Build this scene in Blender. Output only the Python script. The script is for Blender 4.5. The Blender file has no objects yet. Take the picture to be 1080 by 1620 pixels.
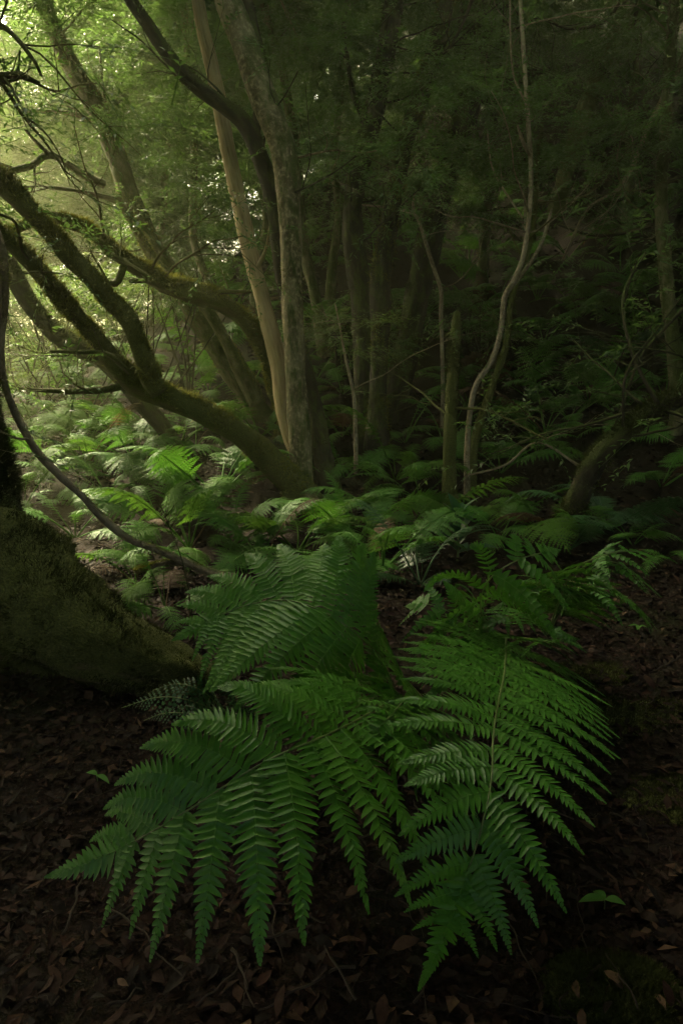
import bpy, math
import numpy as np
from mathutils import Vector

# ------------------------------------------------------------------ camera, light, exposure
scene = bpy.context.scene
COL = scene.collection
CAM = np.array([0.0, 0.0, 1.40])
PITCH = math.radians(12.0)
FOC = 1080.0                       # focal length in photograph pixels (1080 x 1620)

cam_d = bpy.data.cameras.new("camera")
cam_d.sensor_fit = 'VERTICAL'; cam_d.sensor_height = 36.0; cam_d.sensor_width = 24.0
cam_d.lens = 24.0; cam_d.clip_start = 0.05; cam_d.clip_end = 600.0
cam = bpy.data.objects.new("camera", cam_d); COL.objects.link(cam)
cam.location = CAM; cam.rotation_euler = (math.pi/2 - PITCH, 0, 0)
scene.camera = cam

SUN_AZ = math.radians(-42.0)       # from +Y, negative = towards -X (left of the view)
SUN_EL = math.radians(42.0)
SUN_DIR = np.array([math.sin(SUN_AZ)*math.cos(SUN_EL), math.cos(SUN_AZ)*math.cos(SUN_EL), math.sin(SUN_EL)])
world = bpy.data.worlds.new("World"); scene.world = world; world.use_nodes = True
wn = world.node_tree.nodes; wl = world.node_tree.links
sky = wn.new('ShaderNodeTexSky'); sky.sky_type = 'NISHITA'; sky.sun_disc = False
sky.sun_elevation = SUN_EL; sky.sun_rotation = SUN_AZ
sky.air_density = 1.0; sky.dust_density = 10.0; sky.ozone_density = 0.6
bg = wn['Background']; bg.inputs['Strength'].default_value = 0.15
wl.new(sky.outputs[0], bg.inputs[0])

sun_d = bpy.data.lights.new("sun", 'SUN'); sun_d.energy = 4.8; sun_d.angle = math.radians(6.0)
sun_d.color = (1.0, 0.88, 0.54)
sun = bpy.data.objects.new("sun", sun_d); COL.objects.link(sun)
sun.rotation_euler = Vector(-SUN_DIR).to_track_quat('-Z', 'Y').to_euler()
sun.location = (-20, 30, 25)

vs = scene.view_settings
vs.view_transform = 'Standard'; vs.look = 'None'; vs.gamma = 1.0
vs.exposure = 2.78
vs.use_curve_mapping = False
cy = scene.cycles
cy.use_denoising = True
try:
    cy.denoiser = 'OPENIMAGEDENOISE'; cy.denoising_input_passes = 'RGB_ALBEDO_NORMAL'; cy.denoising_prefilter = 'NONE'
except Exception: pass
cy.max_bounces = 5; cy.diffuse_bounces = 3; cy.glossy_bounces = 2; cy.transmission_bounces = 4
cy.volume_bounces = 0; cy.transparent_max_bounces = 4
cy.sample_clamp_indirect = 3.0; cy.sample_clamp_direct = 0.0
HAZE_DENSITY = 0.0068

# ------------------------------------------------------------------ helpers
RNG = np.random.default_rng(7)
cp, sp = math.cos(PITCH), math.sin(PITCH)
RIGHT = np.array([1.0, 0, 0]); FWD = np.array([0, cp, -sp]); UP = np.array([0, sp, cp])

def _hash(ix, iy, iz, seed):
    n = (ix*374761393 + iy*668265263 + iz*2147483647 + seed*1274126177) & 0xFFFFFFFF
    n = ((n ^ (n >> 13))*1274126177) & 0xFFFFFFFF
    n = n ^ (n >> 16)
    return (n & 0xFFFF)/65535.0

def vnoise(P, seed=0):
    P = np.asarray(P, float)
    i = np.floor(P).astype(np.int64); f = P - i; f = f*f*(3-2*f)
    r = 0
    for dx in (0, 1):
        for dy in (0, 1):
            for dz in (0, 1):
                w = (f[..., 0] if dx else 1-f[..., 0])*(f[..., 1] if dy else 1-f[..., 1])*(f[..., 2] if dz else 1-f[..., 2])
                r = r + w*_hash(i[..., 0]+dx, i[..., 1]+dy, i[..., 2]+dz, seed)
    return r*2-1

def fbm(P, oct=4, seed=0):
    P = np.asarray(P, float); a = 1.0; s = 0; t = 0
    for k in range(oct):
        s = s + a*vnoise(P*(2.03**k), seed+k); t += a; a *= 0.5
    return s/t

def smooth(a, b, x):
    t = np.clip((x-a)/(b-a), 0, 1); return t*t*(3-2*t)

def ground_z(x, y):
    x = np.asarray(x, float); y = np.asarray(y, float)
    k = smooth(-7, 4, x)                                   # 0 on the open slope at the left, 1 under the steep bank
    run = np.maximum(y-5.5-0.6*np.sin(x*0.7), 0)
    run = run*run/(run+2.0)
    left = 0.20*np.minimum(run, 11) - 0.10*np.maximum(run-13, 0)
    left = np.maximum(left, -1.5)
    rt = 0.70*run; rt = 34*np.tanh(rt/34)
    z = left*(1-k) + rt*k
    z = z + 0.10*np.maximum(x-0.8, 0)*smooth(1, 4, y)*0.8*np.exp(-np.maximum(x-3, 0)*0.2)
    Q = np.stack([x, y, np.zeros_like(x)], -1)
    return z + 0.16*fbm(Q*0.7, 3, 3)*smooth(2.5, 6, np.hypot(x, y)) + 0.035*fbm(Q*2.6, 3, 11)

def ray(px, py):
    d = RIGHT*(px-540)/FOC + UP*(810-py)/FOC + FWD
    return d
def at(px, py, depth):                 # a point at a distance in front of the lens plane
    return CAM + ray(px, py)*depth
def at_z(px, py, z):                   # a point at a height above the datum
    d = ray(px, py); return CAM + d*(z-CAM[2])/d[2]
def on_ground(px, py):                 # where a line of sight meets the forest floor
    d = ray(px, py); ts = np.linspace(0.8, 60, 6000)
    P = CAM + ts[:, None]*d
    under = P[:, 2] < ground_z(P[:, 0], P[:, 1])
    i = int(np.argmax(under)) if under.any() else len(ts)-1
    return P[i], ts[i]

def norm(v):
    v = np.asarray(v, float); return v/np.maximum(np.linalg.norm(v, axis=-1, keepdims=True), 1e-9)

def mk_mesh(name, V, T=None, Q=None, mat=None, attrs=None, smooth_shade=True):
    me = bpy.data.meshes.new(name)
    V = np.asarray(V, np.float32)
    T = np.zeros((0, 3), np.int32) if T is None else np.asarray(T, np.int32)
    Q = np.zeros((0, 4), np.int32) if Q is None else np.asarray(Q, np.int32)
    nl = T.size+Q.size; nf = len(T)+len(Q)
    me.vertices.add(len(V)); me.vertices.foreach_set('co', V.ravel())
    me.loops.add(nl); me.loops.foreach_set('vertex_index', np.concatenate([T.ravel(), Q.ravel()]).astype(np.int32))
    me.polygons.add(nf)
    ls = np.concatenate([np.arange(len(T))*3, T.size+np.arange(len(Q))*4]).astype(np.int32)
    me.polygons.foreach_set('loop_start', ls)
    if smooth_shade: me.polygons.foreach_set('use_smooth', np.ones(nf, bool))
    for k, a in (attrs or {}).items():
        a = np.asarray(a, np.float32)
        if a.ndim == 2:
            me.attributes.new(k, 'FLOAT_VECTOR', 'POINT').data.foreach_set('vector', a.ravel())
        else:
            me.attributes.new(k, 'FLOAT', 'POINT').data.foreach_set('value', a)
    me.update(calc_edges=True); me.validate()
    if mat: me.materials.append(mat)
    return me

def link(name, me, parent=None, loc=None, rot=None, scale=None):
    o = bpy.data.objects.new(name, me); COL.objects.link(o)
    if parent is not None: o.parent = parent
    if loc is not None: o.location = loc
    if rot is not None: o.rotation_euler = rot
    if scale is not None: o.scale = scale if hasattr(scale, '__len__') else (scale,)*3
    return o

def tag(o, label=None, cat=None, group=None, kind=None):
    if label: o['label'] = label
    if cat: o['category'] = cat
    if group: o['group'] = group
    if kind: o['kind'] = kind
    return o

def thing(name, label, cat, loc=(0, 0, 0), rz=0.0, group=None):
    o = bpy.data.objects.new(name, None); COL.objects.link(o)
    o.location = loc; o.rotation_euler = (0, 0, rz); o.empty_display_size = 0.1
    return tag(o, label, cat, group)

class MB:                                # collects pieces of one mesh
    def __init__(s): s.V = []; s.T = []; s.Q = []; s.A = {}; s.n = 0
    def add(s, V, T=None, Q=None, **at_):
        V = np.asarray(V, float)
        if T is not None and len(T): s.T.append(np.asarray(T)+s.n)
        if Q is not None and len(Q): s.Q.append(np.asarray(Q)+s.n)
        for k, a in at_.items():
            a = np.asarray(a, float)
            if a.ndim == 0: a = np.full(len(V), float(a))
            s.A.setdefault(k, []).append(a)
        s.V.append(V); s.n += len(V)
    def mesh(s, name, mat, smooth_shade=True, origin=None):
        V = np.concatenate(s.V)
        if origin is not None: V = V-np.asarray(origin)
        return mk_mesh(name, V, np.concatenate(s.T) if s.T else None, np.concatenate(s.Q) if s.Q else None, mat,
                       {k: np.concatenate(a) for k, a in s.A.items()}, smooth_shade)

def catmull(P, n):
    P = np.asarray(P, float)
    if len(P) == 2:
        t = np.linspace(0, 1, n)[:, None]; return P[0]*(1-t)+P[1]*t
    E = np.vstack([2*P[0]-P[1], P, 2*P[-1]-P[-2]])
    seg = np.linalg.norm(np.diff(P[:, :3], axis=0), axis=1); cum = np.concatenate([[0], np.cumsum(seg)])
    u = np.linspace(0, cum[-1], n); k = np.clip(np.searchsorted(cum, u, side='right')-1, 0, len(P)-2)
    t = ((u-cum[k])/np.maximum(seg[k], 1e-9))[:, None]
    a, b, c, d = E[k], E[k+1], E[k+2], E[k+3]
    return 0.5*(2*b+(c-a)*t+(2*a-5*b+4*c-d)*t**2+(3*b-a-3*c+d)*t**3)

def frames(P):
    T = norm(np.gradient(P, axis=0)); N = np.zeros_like(T)
    a = np.array([0, 0, 1.0]) if abs(T[0][2]) < 0.9 else np.array([1.0, 0, 0])
    n = norm(a-T[0]*(a@T[0]))
    for i in range(len(P)):
        n = norm(n-T[i]*(n@T[i])); N[i] = n
    return T, N, np.cross(T, N)

def tube(mb, P, R, sides=12, lump=0.0, freq=6.0, seed=0, cap=True):
    P = np.asarray(P, float); R = np.asarray(R, float)
    T, N, B = frames(P); n = len(P)
    th = np.linspace(0, 2*math.pi, sides, endpoint=False)
    c, s = np.cos(th), np.sin(th)
    D = N[:, None]*c[None, :, None]+B[:, None]*s[None, :, None]
    arc = np.concatenate([[0], np.cumsum(np.linalg.norm(np.diff(P, axis=0), axis=1))])
    r0 = max(R.mean(), 0.004)
    bk = np.stack([np.broadcast_to(c*r0, (n, sides)), np.broadcast_to(s*r0, (n, sides)), np.broadcast_to(arc[:, None], (n, sides))], -1)
    rr = np.broadcast_to(R[:, None], (n, sides)).copy()
    if lump > 0:
        q = bk*np.array([1, 1, 0.55])*freq
        rr = rr*(1+lump*1.5*fbm(q, 3, seed)+lump*0.7*fbm(bk*np.array([1, 1, 0.25])*freq*3.5, 2, seed+5))
    V = P[:, None]+D*rr[..., None]
    i = np.arange(n-1)[:, None]*sides; j = np.arange(sides)[None]; j2 = (j+1) % sides
    Q = np.stack([i+j, i+j2, i+sides+j2, i+sides+j], -1).reshape(-1, 4)
    V = V.reshape(-1, 3); bk = bk.reshape(-1, 3); Tt = None
    if cap:
        V = np.vstack([V, P[0], P[-1]+T[-1]*R[-1]*0.6]); bk = np.vstack([bk, [0, 0, 0], [0, 0, arc[-1]]])
        jj = np.arange(sides); k2 = (jj+1) % sides; m = n*sides
        Tt = np.vstack([np.stack([np.full(sides, m), k2, jj], -1),
                        np.stack([np.full(sides, m+1), (n-1)*sides+jj, (n-1)*sides+k2], -1)])
    mb.add(V, Tt, Q, bk=bk)
    return V[:n*sides].reshape(n, sides, 3), D

# ------------------------------------------------------------------ materials
def nodes_of(name):
    m = bpy.data.materials.new(name); m.use_nodes = True
    nt = m.node_tree; nt.nodes.clear()
    out = nt.nodes.new('ShaderNodeOutputMaterial')
    return m, nt, out
def N_(nt, t, **kw):
    n = nt.nodes.new(t)
    for k, v in kw.items():
        if k in n.inputs: n.inputs[k].default_value = v
        else: setattr(n, k, v)
    return n
def ramp(nt, fac, stops):
    r = nt.nodes.new('ShaderNodeValToRGB'); e = r.color_ramp.elements
    while len(e) < len(stops): e.new(0.5)
    for k, (p, c) in enumerate(stops):
        e[k].position = p; e[k].color = (*c, 1) if len(c) == 3 else c
    nt.links.new(fac, r.inputs[0]); return r.outputs[0]
def mixc(nt, f, a, b):
    m = nt.nodes.new('ShaderNodeMix'); m.data_type = 'RGBA'
    for sock, v in ((m.inputs[0], f), (m.inputs[6], a), (m.inputs[7], b)):
        if isinstance(v, bpy.types.NodeSocket): nt.links.new(v, sock)
        elif isinstance(v, (int, float)): sock.default_value = v
        else: sock.default_value = (*v, 1)
    return m.outputs[2]
def math_(nt, op, a, b=0.0, clamp=False):
    m = nt.nodes.new('ShaderNodeMath'); m.operation = op; m.use_clamp = clamp
    for k, v in ((0, a), (1, b)):
        if isinstance(v, bpy.types.NodeSocket): nt.links.new(v, m.inputs[k])
        else: m.inputs[k].default_value = v
    return m.outputs[0]
def noise(nt, vec, scale, detail=4, rough=0.6):
    n = N_(nt, 'ShaderNodeTexNoise'); n.inputs['Scale'].default_value = scale
    n.inputs['Detail'].default_value = detail; n.inputs['Roughness'].default_value = rough
    if vec is not None: nt.links.new(vec, n.inputs['Vector'])
    return n.outputs[0]
def scaled(nt, vec, s):
    m = nt.nodes.new('ShaderNodeVectorMath'); m.operation = 'MULTIPLY'
    nt.links.new(vec, m.inputs[0]); m.inputs[1].default_value = s; return m.outputs[0]
def attr(nt, name):
    a = nt.nodes.new('ShaderNodeAttribute'); a.attribute_name = name; return a
def bump(nt, h, strength, dist):
    b = nt.nodes.new('ShaderNodeBump'); b.inputs['Strength'].default_value = strength
    b.inputs['Distance'].default_value = dist; nt.links.new(h, b.inputs['Height']); return b.outputs[0]

def leaf_mat(name, c0, c1, c2, rough=0.42, trans=0.35, tcol=(0.16, 0.26, 0.04), spec=0.35, blotch=0.0):
    m, nt, out = nodes_of(name)
    v = attr(nt, 'var').outputs['Fac']
    oi = nt.nodes.new('ShaderNodeObjectInfo')
    f = math_(nt, 'ADD', math_(nt, 'MULTIPLY', v, 0.75), math_(nt, 'MULTIPLY', oi.outputs['Random'], 0.25))
    c = ramp(nt, f, [(0.0, c0), (0.55, c1), (1.0, c2)])
    geo = nt.nodes.new('ShaderNodeNewGeometry')
    nz = noise(nt, geo.outputs['Position'], 55, 3, 0.6)
    hs = nt.nodes.new('ShaderNodeHueSaturation'); hs.inputs['Saturation'].default_value = 1.0
    nt.links.new(c, hs.inputs['Color']); nt.links.new(math_(nt, 'ADD', math_(nt, 'MULTIPLY', nz, 0.7), 0.65), hs.inputs['Value'])
    p = N_(nt, 'ShaderNodeBsdfPrincipled', Roughness=rough)
    p.inputs['Specular IOR Level'].default_value = spec
    col = hs.outputs[0]
    if blotch:                                  # browned, chewed-looking spots
        bl = ramp(nt, noise(nt, geo.outputs['Position'], 24, 4, 0.7), [(0.66, (0, 0, 0)), (0.74, (1, 1, 1))])
        col = mixc(nt, math_(nt, 'MULTIPLY', bl, blotch), col, (0.075, 0.062, 0.016))
    nt.links.new(col, p.inputs['Base Color'])
    nt.links.new(bump(nt, noise(nt, geo.outputs['Position'], 160, 2, 0.5), 0.35, 0.004), p.inputs['Normal'])
    t = N_(nt, 'ShaderNodeBsdfTranslucent'); t.inputs['Color'].default_value = (*tcol, 1)
    mx = nt.nodes.new('ShaderNodeMixShader'); mx.inputs[0].default_value = trans
    nt.links.new(p.outputs[0], mx.inputs[1]); nt.links.new(t.outputs[0], mx.inputs[2]); nt.links.new(mx.outputs[0], out.inputs[0])
    return m

def bark_mat(name, dark, mid, pale, moss=0.4, mossc=(0.055, 0.075, 0.015), grain=(26, 26, 7), pale_pos=0.62, bstr=0.7):
    m, nt, out = nodes_of(name)
    bk = attr(nt, 'bk').outputs['Vector']
    g = noise(nt, scaled(nt, bk, grain), 1.0, 6, 0.65)
    big = noise(nt, scaled(nt, bk, (7, 7, 3)), 1.0, 4, 0.55)
    c = ramp(nt, g, [(0.28, dark), (0.5, mid), (pale_pos+0.12, pale)])
    lich = ramp(nt, big, [(0.42, (0, 0, 0)), (0.62, (1, 1, 1))])
    c = mixc(nt, math_(nt, 'MULTIPLY', lich, 0.55), c, pale)
    geo = nt.nodes.new('ShaderNodeNewGeometry')
    sx = nt.nodes.new('ShaderNodeSeparateXYZ'); nt.links.new(geo.outputs['Normal'], sx.inputs[0])
    mn = noise(nt, scaled(nt, bk, (11, 11, 5)), 1.0, 5, 0.6)
    # moss keeps to the upper sides and to patches
    f = math_(nt, 'ADD', math_(nt, 'MULTIPLY', sx.outputs['Z'], 0.35), mn)
    f = math_(nt, 'MULTIPLY', math_(nt, 'SUBTRACT', f, 0.85-moss*0.75), 6.0, True)
    fine = noise(nt, scaled(nt, bk, (120, 120, 120)), 1.0, 3, 0.6)
    mc = ramp(nt, fine, [(0.3, tuple(x*0.45 for x in mossc)), (0.55, mossc), (0.8, tuple(min(1, x*1.7) for x in mossc))])
    c = mixc(nt, f, c, mc)
    p = N_(nt, 'ShaderNodeBsdfPrincipled', Roughness=0.9); p.inputs['Specular IOR Level'].default_value = 0.25
    nt.links.new(c, p.inputs['Base Color'])
    hgt = math_(nt, 'ADD', g, math_(nt, 'MULTIPLY', fine, math_(nt, 'MULTIPLY', f, 0.8)))
    nt.links.new(bump(nt, hgt, bstr, 0.02), p.inputs['Normal'])
    nt.links.new(p.outputs[0], out.inputs[0]); return m

def soil_mat():
    m, nt, out = nodes_of("forest_soil")
    geo = nt.nodes.new('ShaderNodeNewGeometry'); P = geo.outputs['Position']
    a = noise(nt, P, 9, 6, 0.65); b = noise(nt, P, 70, 4, 0.7); c_ = noise(nt, P, 0.9, 3, 0.5)
    c = ramp(nt, b, [(0.3, (0.004, 0.0025, 0.002)), (0.5, (0.012, 0.007, 0.005)), (0.72, (0.034, 0.018, 0.011))])
    mossy = ramp(nt, math_(nt, 'ADD', math_(nt, 'MULTIPLY', c_, 0.7), math_(nt, 'MULTIPLY', a, 0.4)), [(0.58, (0, 0, 0)), (0.68, (1, 1, 1))])
    c = mixc(nt, math_(nt, 'MULTIPLY', mossy, 0.6), c, (0.016, 0.024, 0.007))
    p = N_(nt, 'ShaderNodeBsdfPrincipled', Roughness=0.9); p.inputs['Specular IOR Level'].default_value = 0.1
    nt.links.new(c, p.inputs['Base Color'])
    nt.links.new(bump(nt, math_(nt, 'ADD', a, b), 0.8, 0.03), p.inputs['Normal'])
    nt.links.new(p.outputs[0], out.inputs[0]); return m

def litter_mat():
    m, nt, out = nodes_of("dead_leaf")
    v = attr(nt, 'var').outputs['Fac']; oi = nt.nodes.new('ShaderNodeObjectInfo')
    f = math_(nt, 'FRACT', math_(nt, 'ADD', v, oi.outputs['Random']))
    c = ramp(nt, f, [(0.0, (0.004, 0.0025, 0.002)), (0.30, (0.011, 0.006, 0.004)), (0.52, (0.020, 0.0085, 0.005)), (0.70, (0.012, 0.009, 0.006)),
                     (0.88, (0.032, 0.014, 0.008)), (0.99, (0.075, 0.045, 0.026))])
    geo = nt.nodes.new('ShaderNodeNewGeometry')
    n = noise(nt, geo.outputs['Position'], 60, 4, 0.6)
    hs = nt.nodes.new('ShaderNodeHueSaturation'); nt.links.new(c, hs.inputs['Color'])
    nt.links.new(math_(nt, 'ADD', math_(nt, 'MULTIPLY', n, 1.2), 0.4), hs.inputs['Value'])
    p = N_(nt, 'ShaderNodeBsdfPrincipled', Roughness=0.75); p.inputs['Specular IOR Level'].default_value = 0.12
    nt.links.new(hs.outputs[0], p.inputs['Base Color'])
    nt.links.new(bump(nt, n, 0.4, 0.01), p.inputs['Normal'])
    nt.links.new(p.outputs[0], out.inputs[0]); return m

def moss_mat(name, a, b, c):
    m, nt, out = nodes_of(name)
    v = attr(nt, 'var').outputs['Fac']
    col = ramp(nt, v, [(0.0, a), (0.5, b), (1.0, c)])
    p = N_(nt, 'ShaderNodeBsdfPrincipled', Roughness=0.8); p.inputs['Specular IOR Level'].default_value = 0.2
    nt.links.new(col, p.inputs['Base Color'])
    t = N_(nt, 'ShaderNodeBsdfTranslucent'); nt.links.new(col, t.inputs['Color'])
    mx = nt.nodes.new('ShaderNodeMixShader'); mx.inputs[0].default_value = 0.45
    nt.links.new(p.outputs[0], mx.inputs[1]); nt.links.new(t.outputs[0], mx.inputs[2]); nt.links.new(mx.outputs[0], out.inputs[0])
    return m

M_SOIL = soil_mat(); M_LITTER = litter_mat()
M_FERN = leaf_mat("fern_blade", (0.028, 0.094, 0.013), (0.048, 0.142, 0.018), (0.085, 0.20, 0.030), 0.50, 0.28, (0.08, 0.21, 0.018), 0.15, 0.6)
M_FERN_NEAR = leaf_mat("glossy_fern_blade", (0.024, 0.096, 0.008), (0.046, 0.155, 0.013), (0.088, 0.22, 0.024), 0.40, 0.26, (0.08, 0.22, 0.014), 0.34, 0.6)
M_FERN_PALE = leaf_mat("matt_fern_blade", (0.030, 0.085, 0.012), (0.044, 0.108, 0.015), (0.066, 0.135, 0.020), 0.62, 0.33, (0.10, 0.22, 0.02), 0.06, 0.5)  # duller, less glossy fern green
M_FERN_DEAD = leaf_mat("withered_fern_blade", (0.035, 0.020, 0.010), (0.06, 0.036, 0.018), (0.10, 0.062, 0.03), 0.7, 0.25, (0.10, 0.06, 0.02), 0.2)
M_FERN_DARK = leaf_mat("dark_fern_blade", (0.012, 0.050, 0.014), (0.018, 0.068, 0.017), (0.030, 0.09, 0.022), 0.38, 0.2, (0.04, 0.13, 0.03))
M_STALK = leaf_mat("fern_stalk", (0.05, 0.09, 0.02), (0.09, 0.13, 0.035), (0.13, 0.16, 0.05), 0.5, 0.05)
M_LEAF = leaf_mat("laurel_leaf", (0.024, 0.060, 0.014), (0.040, 0.092, 0.018), (0.072, 0.14, 0.026), 0.42, 0.40, (0.13, 0.24, 0.04))
M_LEAF_OLIVE = leaf_mat("heath_leaf", (0.028, 0.055, 0.016), (0.045, 0.085, 0.022), (0.08, 0.12, 0.03), 0.5, 0.40, (0.16, 0.24, 0.04))
M_MOSS = moss_mat("moss_tuft", (0.055, 0.060, 0.009), (0.12, 0.128, 0.020), (0.20, 0.20, 0.035))
M_MOSS_DARK = moss_mat("dark_moss_tuft", (0.018, 0.024, 0.005), (0.038, 0.048, 0.009), (0.07, 0.082, 0.016))
M_BARK_MAIN = bark_mat("lichen_bark", (0.022, 0.017, 0.009), (0.10, 0.082, 0.042), (0.34, 0.29, 0.17), 0.42, grain=(30, 30, 24), pale_pos=0.56, bstr=1.0)
M_DEADWOOD = bark_mat("bare_deadwood", (0.16, 0.11, 0.055), (0.34, 0.25, 0.13), (0.48, 0.38, 0.22), 0.10, grain=(60, 60, 3.5), bstr=0.5)
M_BARK_MOSS = bark_mat("mossy_bark", (0.028, 0.021, 0.010), (0.06, 0.046, 0.022), (0.12, 0.095, 0.045), 0.85, mossc=(0.075, 0.085, 0.018))
M_BARK_GREY = bark_mat("grey_green_bark", (0.03, 0.025, 0.014), (0.10, 0.088, 0.046), (0.20, 0.18, 0.10), 0.5, bstr=1.0)
M_BARK_DARK = bark_mat("dark_bark", (0.010, 0.008, 0.006), (0.022, 0.017, 0.011), (0.05, 0.04, 0.024), 0.42)  # darkest of the bark tones
M_BARK_PALE = bark_mat("pale_sapling_bark", (0.05, 0.037, 0.024), (0.18, 0.14, 0.09), (0.38, 0.32, 0.22), 0.25, grain=(50, 50, 30))

# ------------------------------------------------------------------ the forest floor
def build_floor():
    def axis(lo, hi, n, fine, c):
        t = np.linspace(-1, 1, n); k = 4.2
        s = np.sinh(t*k)/math.sinh(k)
        a = np.where(s < 0, c+(c-lo)*s, c+(hi-c)*s)
        return a
    xs = axis(-70, 70, 330, 0.03, 0.2); ys = axis(-25, 110, 360, 0.03, 2.6)
    X, Y = np.meshgrid(xs, ys); Z = ground_z(X, Y)
    near = np.exp(-((X/4)**2+((Y-3)/4)**2))
    Z = Z+near*0.012*fbm(np.stack([X, Y, X*0], -1)*14, 3, 21)
    V = np.stack([X, Y, Z], -1).reshape(-1, 3)
    nx, ny = len(xs), len(ys)
    i = np.arange(ny-1)[:, None]*nx; j = np.arange(nx-1)[None]
    Q = np.stack([i+j, i+j+1, i+nx+j+1, i+nx+j], -1).reshape(-1, 4)
    o = link('forest_floor', mk_mesh('forest_floor', V, None, Q, M_SOIL))
    return tag(o, kind='structure')
FLOOR = build_floor()

# ------------------------------------------------------------------ leaves, sprays, tufts
def leaf_batch(mb, O, D, Nn, L, W, var, fold=0.16, curl=0.18):
    """two folded triangles pairs per leaf: base, shoulders, tip"""
    O = np.asarray(O); D = norm(D); S = norm(np.cross(D, Nn)); Nn = np.cross(S, D)
    L = np.asarray(L)[:, None]; W = np.asarray(W)[:, None]
    v0 = O; v3 = O+D*L-Nn*L*curl
    m = O+D*L*0.42-Nn*L*curl*0.12
    v1 = m+S*W*0.5+Nn*W*fold; v2 = m-S*W*0.5+Nn*W*fold
    n = len(O); V = np.stack([v0, v1, v3, v2], 1).reshape(-1, 3)
    b = np.arange(n)[:, None]*4
    T = np.concatenate([b+np.array([[0, 2, 1]]), b+np.array([[0, 3, 2]])])
    mb.add(V, T, var=np.repeat(var, 4))

def sprays(mb, O, D, rng, n=14, length=0.45, leaf=0.065, wid=0.34, droop=0.35, flat=0.75):
    """M leafy twigs: alternate leaves along a drooping axis"""
    M = len(O); D = norm(D)
    up = np.array([0, 0, 1.0]); S = norm(np.cross(D, up)+1e-4); Nn = norm(np.cross(S, D)*flat+rng.normal(0, 0.45, (M, 3))*(1-flat)+up*0.25)
    k = np.arange(n); t = (k+0.6)/n
    ln = length*rng.uniform(0.6, 1.25, M)
    P = O[:, None]+D[:, None]*(t[None, :, None]*ln[:, None, None])-up*(droop*ln[:, None, None]*t[None, :, None]**2)
    P = P+rng.normal(0, 0.02*length, P.shape)
    side = np.where(k % 2 == 0, 1.0, -1.0)[None, :, None]
    LD = S[:, None]*side*0.95+D[:, None]*(0.45+0.6*t[None, :, None])-up*0.12+rng.normal(0, 0.28, P.shape)
    LN = Nn[:, None]+rng.normal(0, 0.28, P.shape)
    L = leaf*rng.uniform(0.65, 1.25, (M, n))*(1-0.35*t[None]**3)
    base = rng.uniform(0.1, 0.8, M)[:, None]
    var = np.clip(base+0.18*t[None]+rng.normal(0, 0.12, (M, n)), 0, 1)
    leaf_batch(mb, P.reshape(-1, 3), LD.reshape(-1, 3), LN.reshape(-1, 3), L.ravel(), (L*wid).ravel(), var.ravel())
    # the twig itself: a thin three sided blade
    e = O+D*ln[:, None]-up*(droop*ln[:, None]); w = 0.006*length/0.45
    V = np.stack([O+S*w, O-S*w, O+Nn*w, e], 1).reshape(-1, 3); b = np.arange(M)[:, None]*4
    mb.add(V, np.concatenate([b+np.array([[0, 1, 3]]), b+np.array([[1, 2, 3]]), b+np.array([[2, 0, 3]])]), var=np.full(M*4, 0.05))

def crown_blob(mb, c, rad, rng, count, leaf=0.065, length=0.45, n=14, droop=0.35, wid=0.34, hollow=0.35, layers=True):
    """sprays through an uneven ellipsoid, gathered in clumps with gaps"""
    rad = np.asarray(rad, float); k = max(4, count//16)
    cc = norm(rng.normal(0, 1, (k, 3)))*rng.uniform(hollow, 1.0, (k, 1))**0.6
    idx = rng.integers(0, k, count)
    p = cc[idx]+rng.normal(0, 1, (count, 3))*np.array([0.20, 0.20, 0.07 if layers else 0.2])
    O = np.asarray(c)+p*rad
    D = norm(cc[idx]*np.array([1, 1, 0.25])+rng.normal(0, 0.5, (count, 3))*np.array([1, 1, 0.35])+np.array([0, 0, 0.08]))
    sprays(mb, O, D, rng, n, length, leaf, wid, droop)

def tuft_batch(mb, O, Nn, rng, L, W, lean=0.7, var0=0.0, var1=1.0):
    """little moss blades standing off a surface"""
    n = len(O); d = norm(Nn+rng.normal(0, lean, (n, 3))); s = norm(np.cross(d, rng.normal(0, 1, (n, 3))))
    L = (L*rng.uniform(0.5, 1.4, n))[:, None]
    V = np.stack([O+s*W*0.5-Nn*0.004, O-s*W*0.5-Nn*0.004, O+d*L], 1).reshape(-1, 3)
    v = rng.uniform(var0, var1, n)*0.45+0.55*np.clip(0.5+0.9*fbm(O*9, 2, 4)+0.9*fbm(O*2.5, 2, 8), 0, 1)
    V3 = np.stack([v*0.75, v*0.75, np.minimum(v*1.2, 1)], 1).ravel()
    mb.add(V, np.arange(n*3).reshape(-1, 3), var=V3)

# ------------------------------------------------------------------ trees
def path_from(pts, d0, d1=None, base_on_ground=True):
    """pts: (px, py, width in px[, depth]) from base to top; depth runs from d0 to d1 -> xyz + radius"""
    pts = [tuple(p) for p in pts]; n = len(pts)
    L = np.concatenate([[0], np.cumsum([math.hypot(pts[i+1][0]-pts[i][0], pts[i+1][1]-pts[i][1]) for i in range(n-1)])]); L /= L[-1]
    out = []
    for i, p in enumerate(pts):
        d = p[3] if len(p) > 3 else d0+(d1-d0)*L[i]
        q = at(p[0], p[1], d); out.append([*q, p[2]/FOC*d*0.5])
    return np.array(out)

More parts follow.
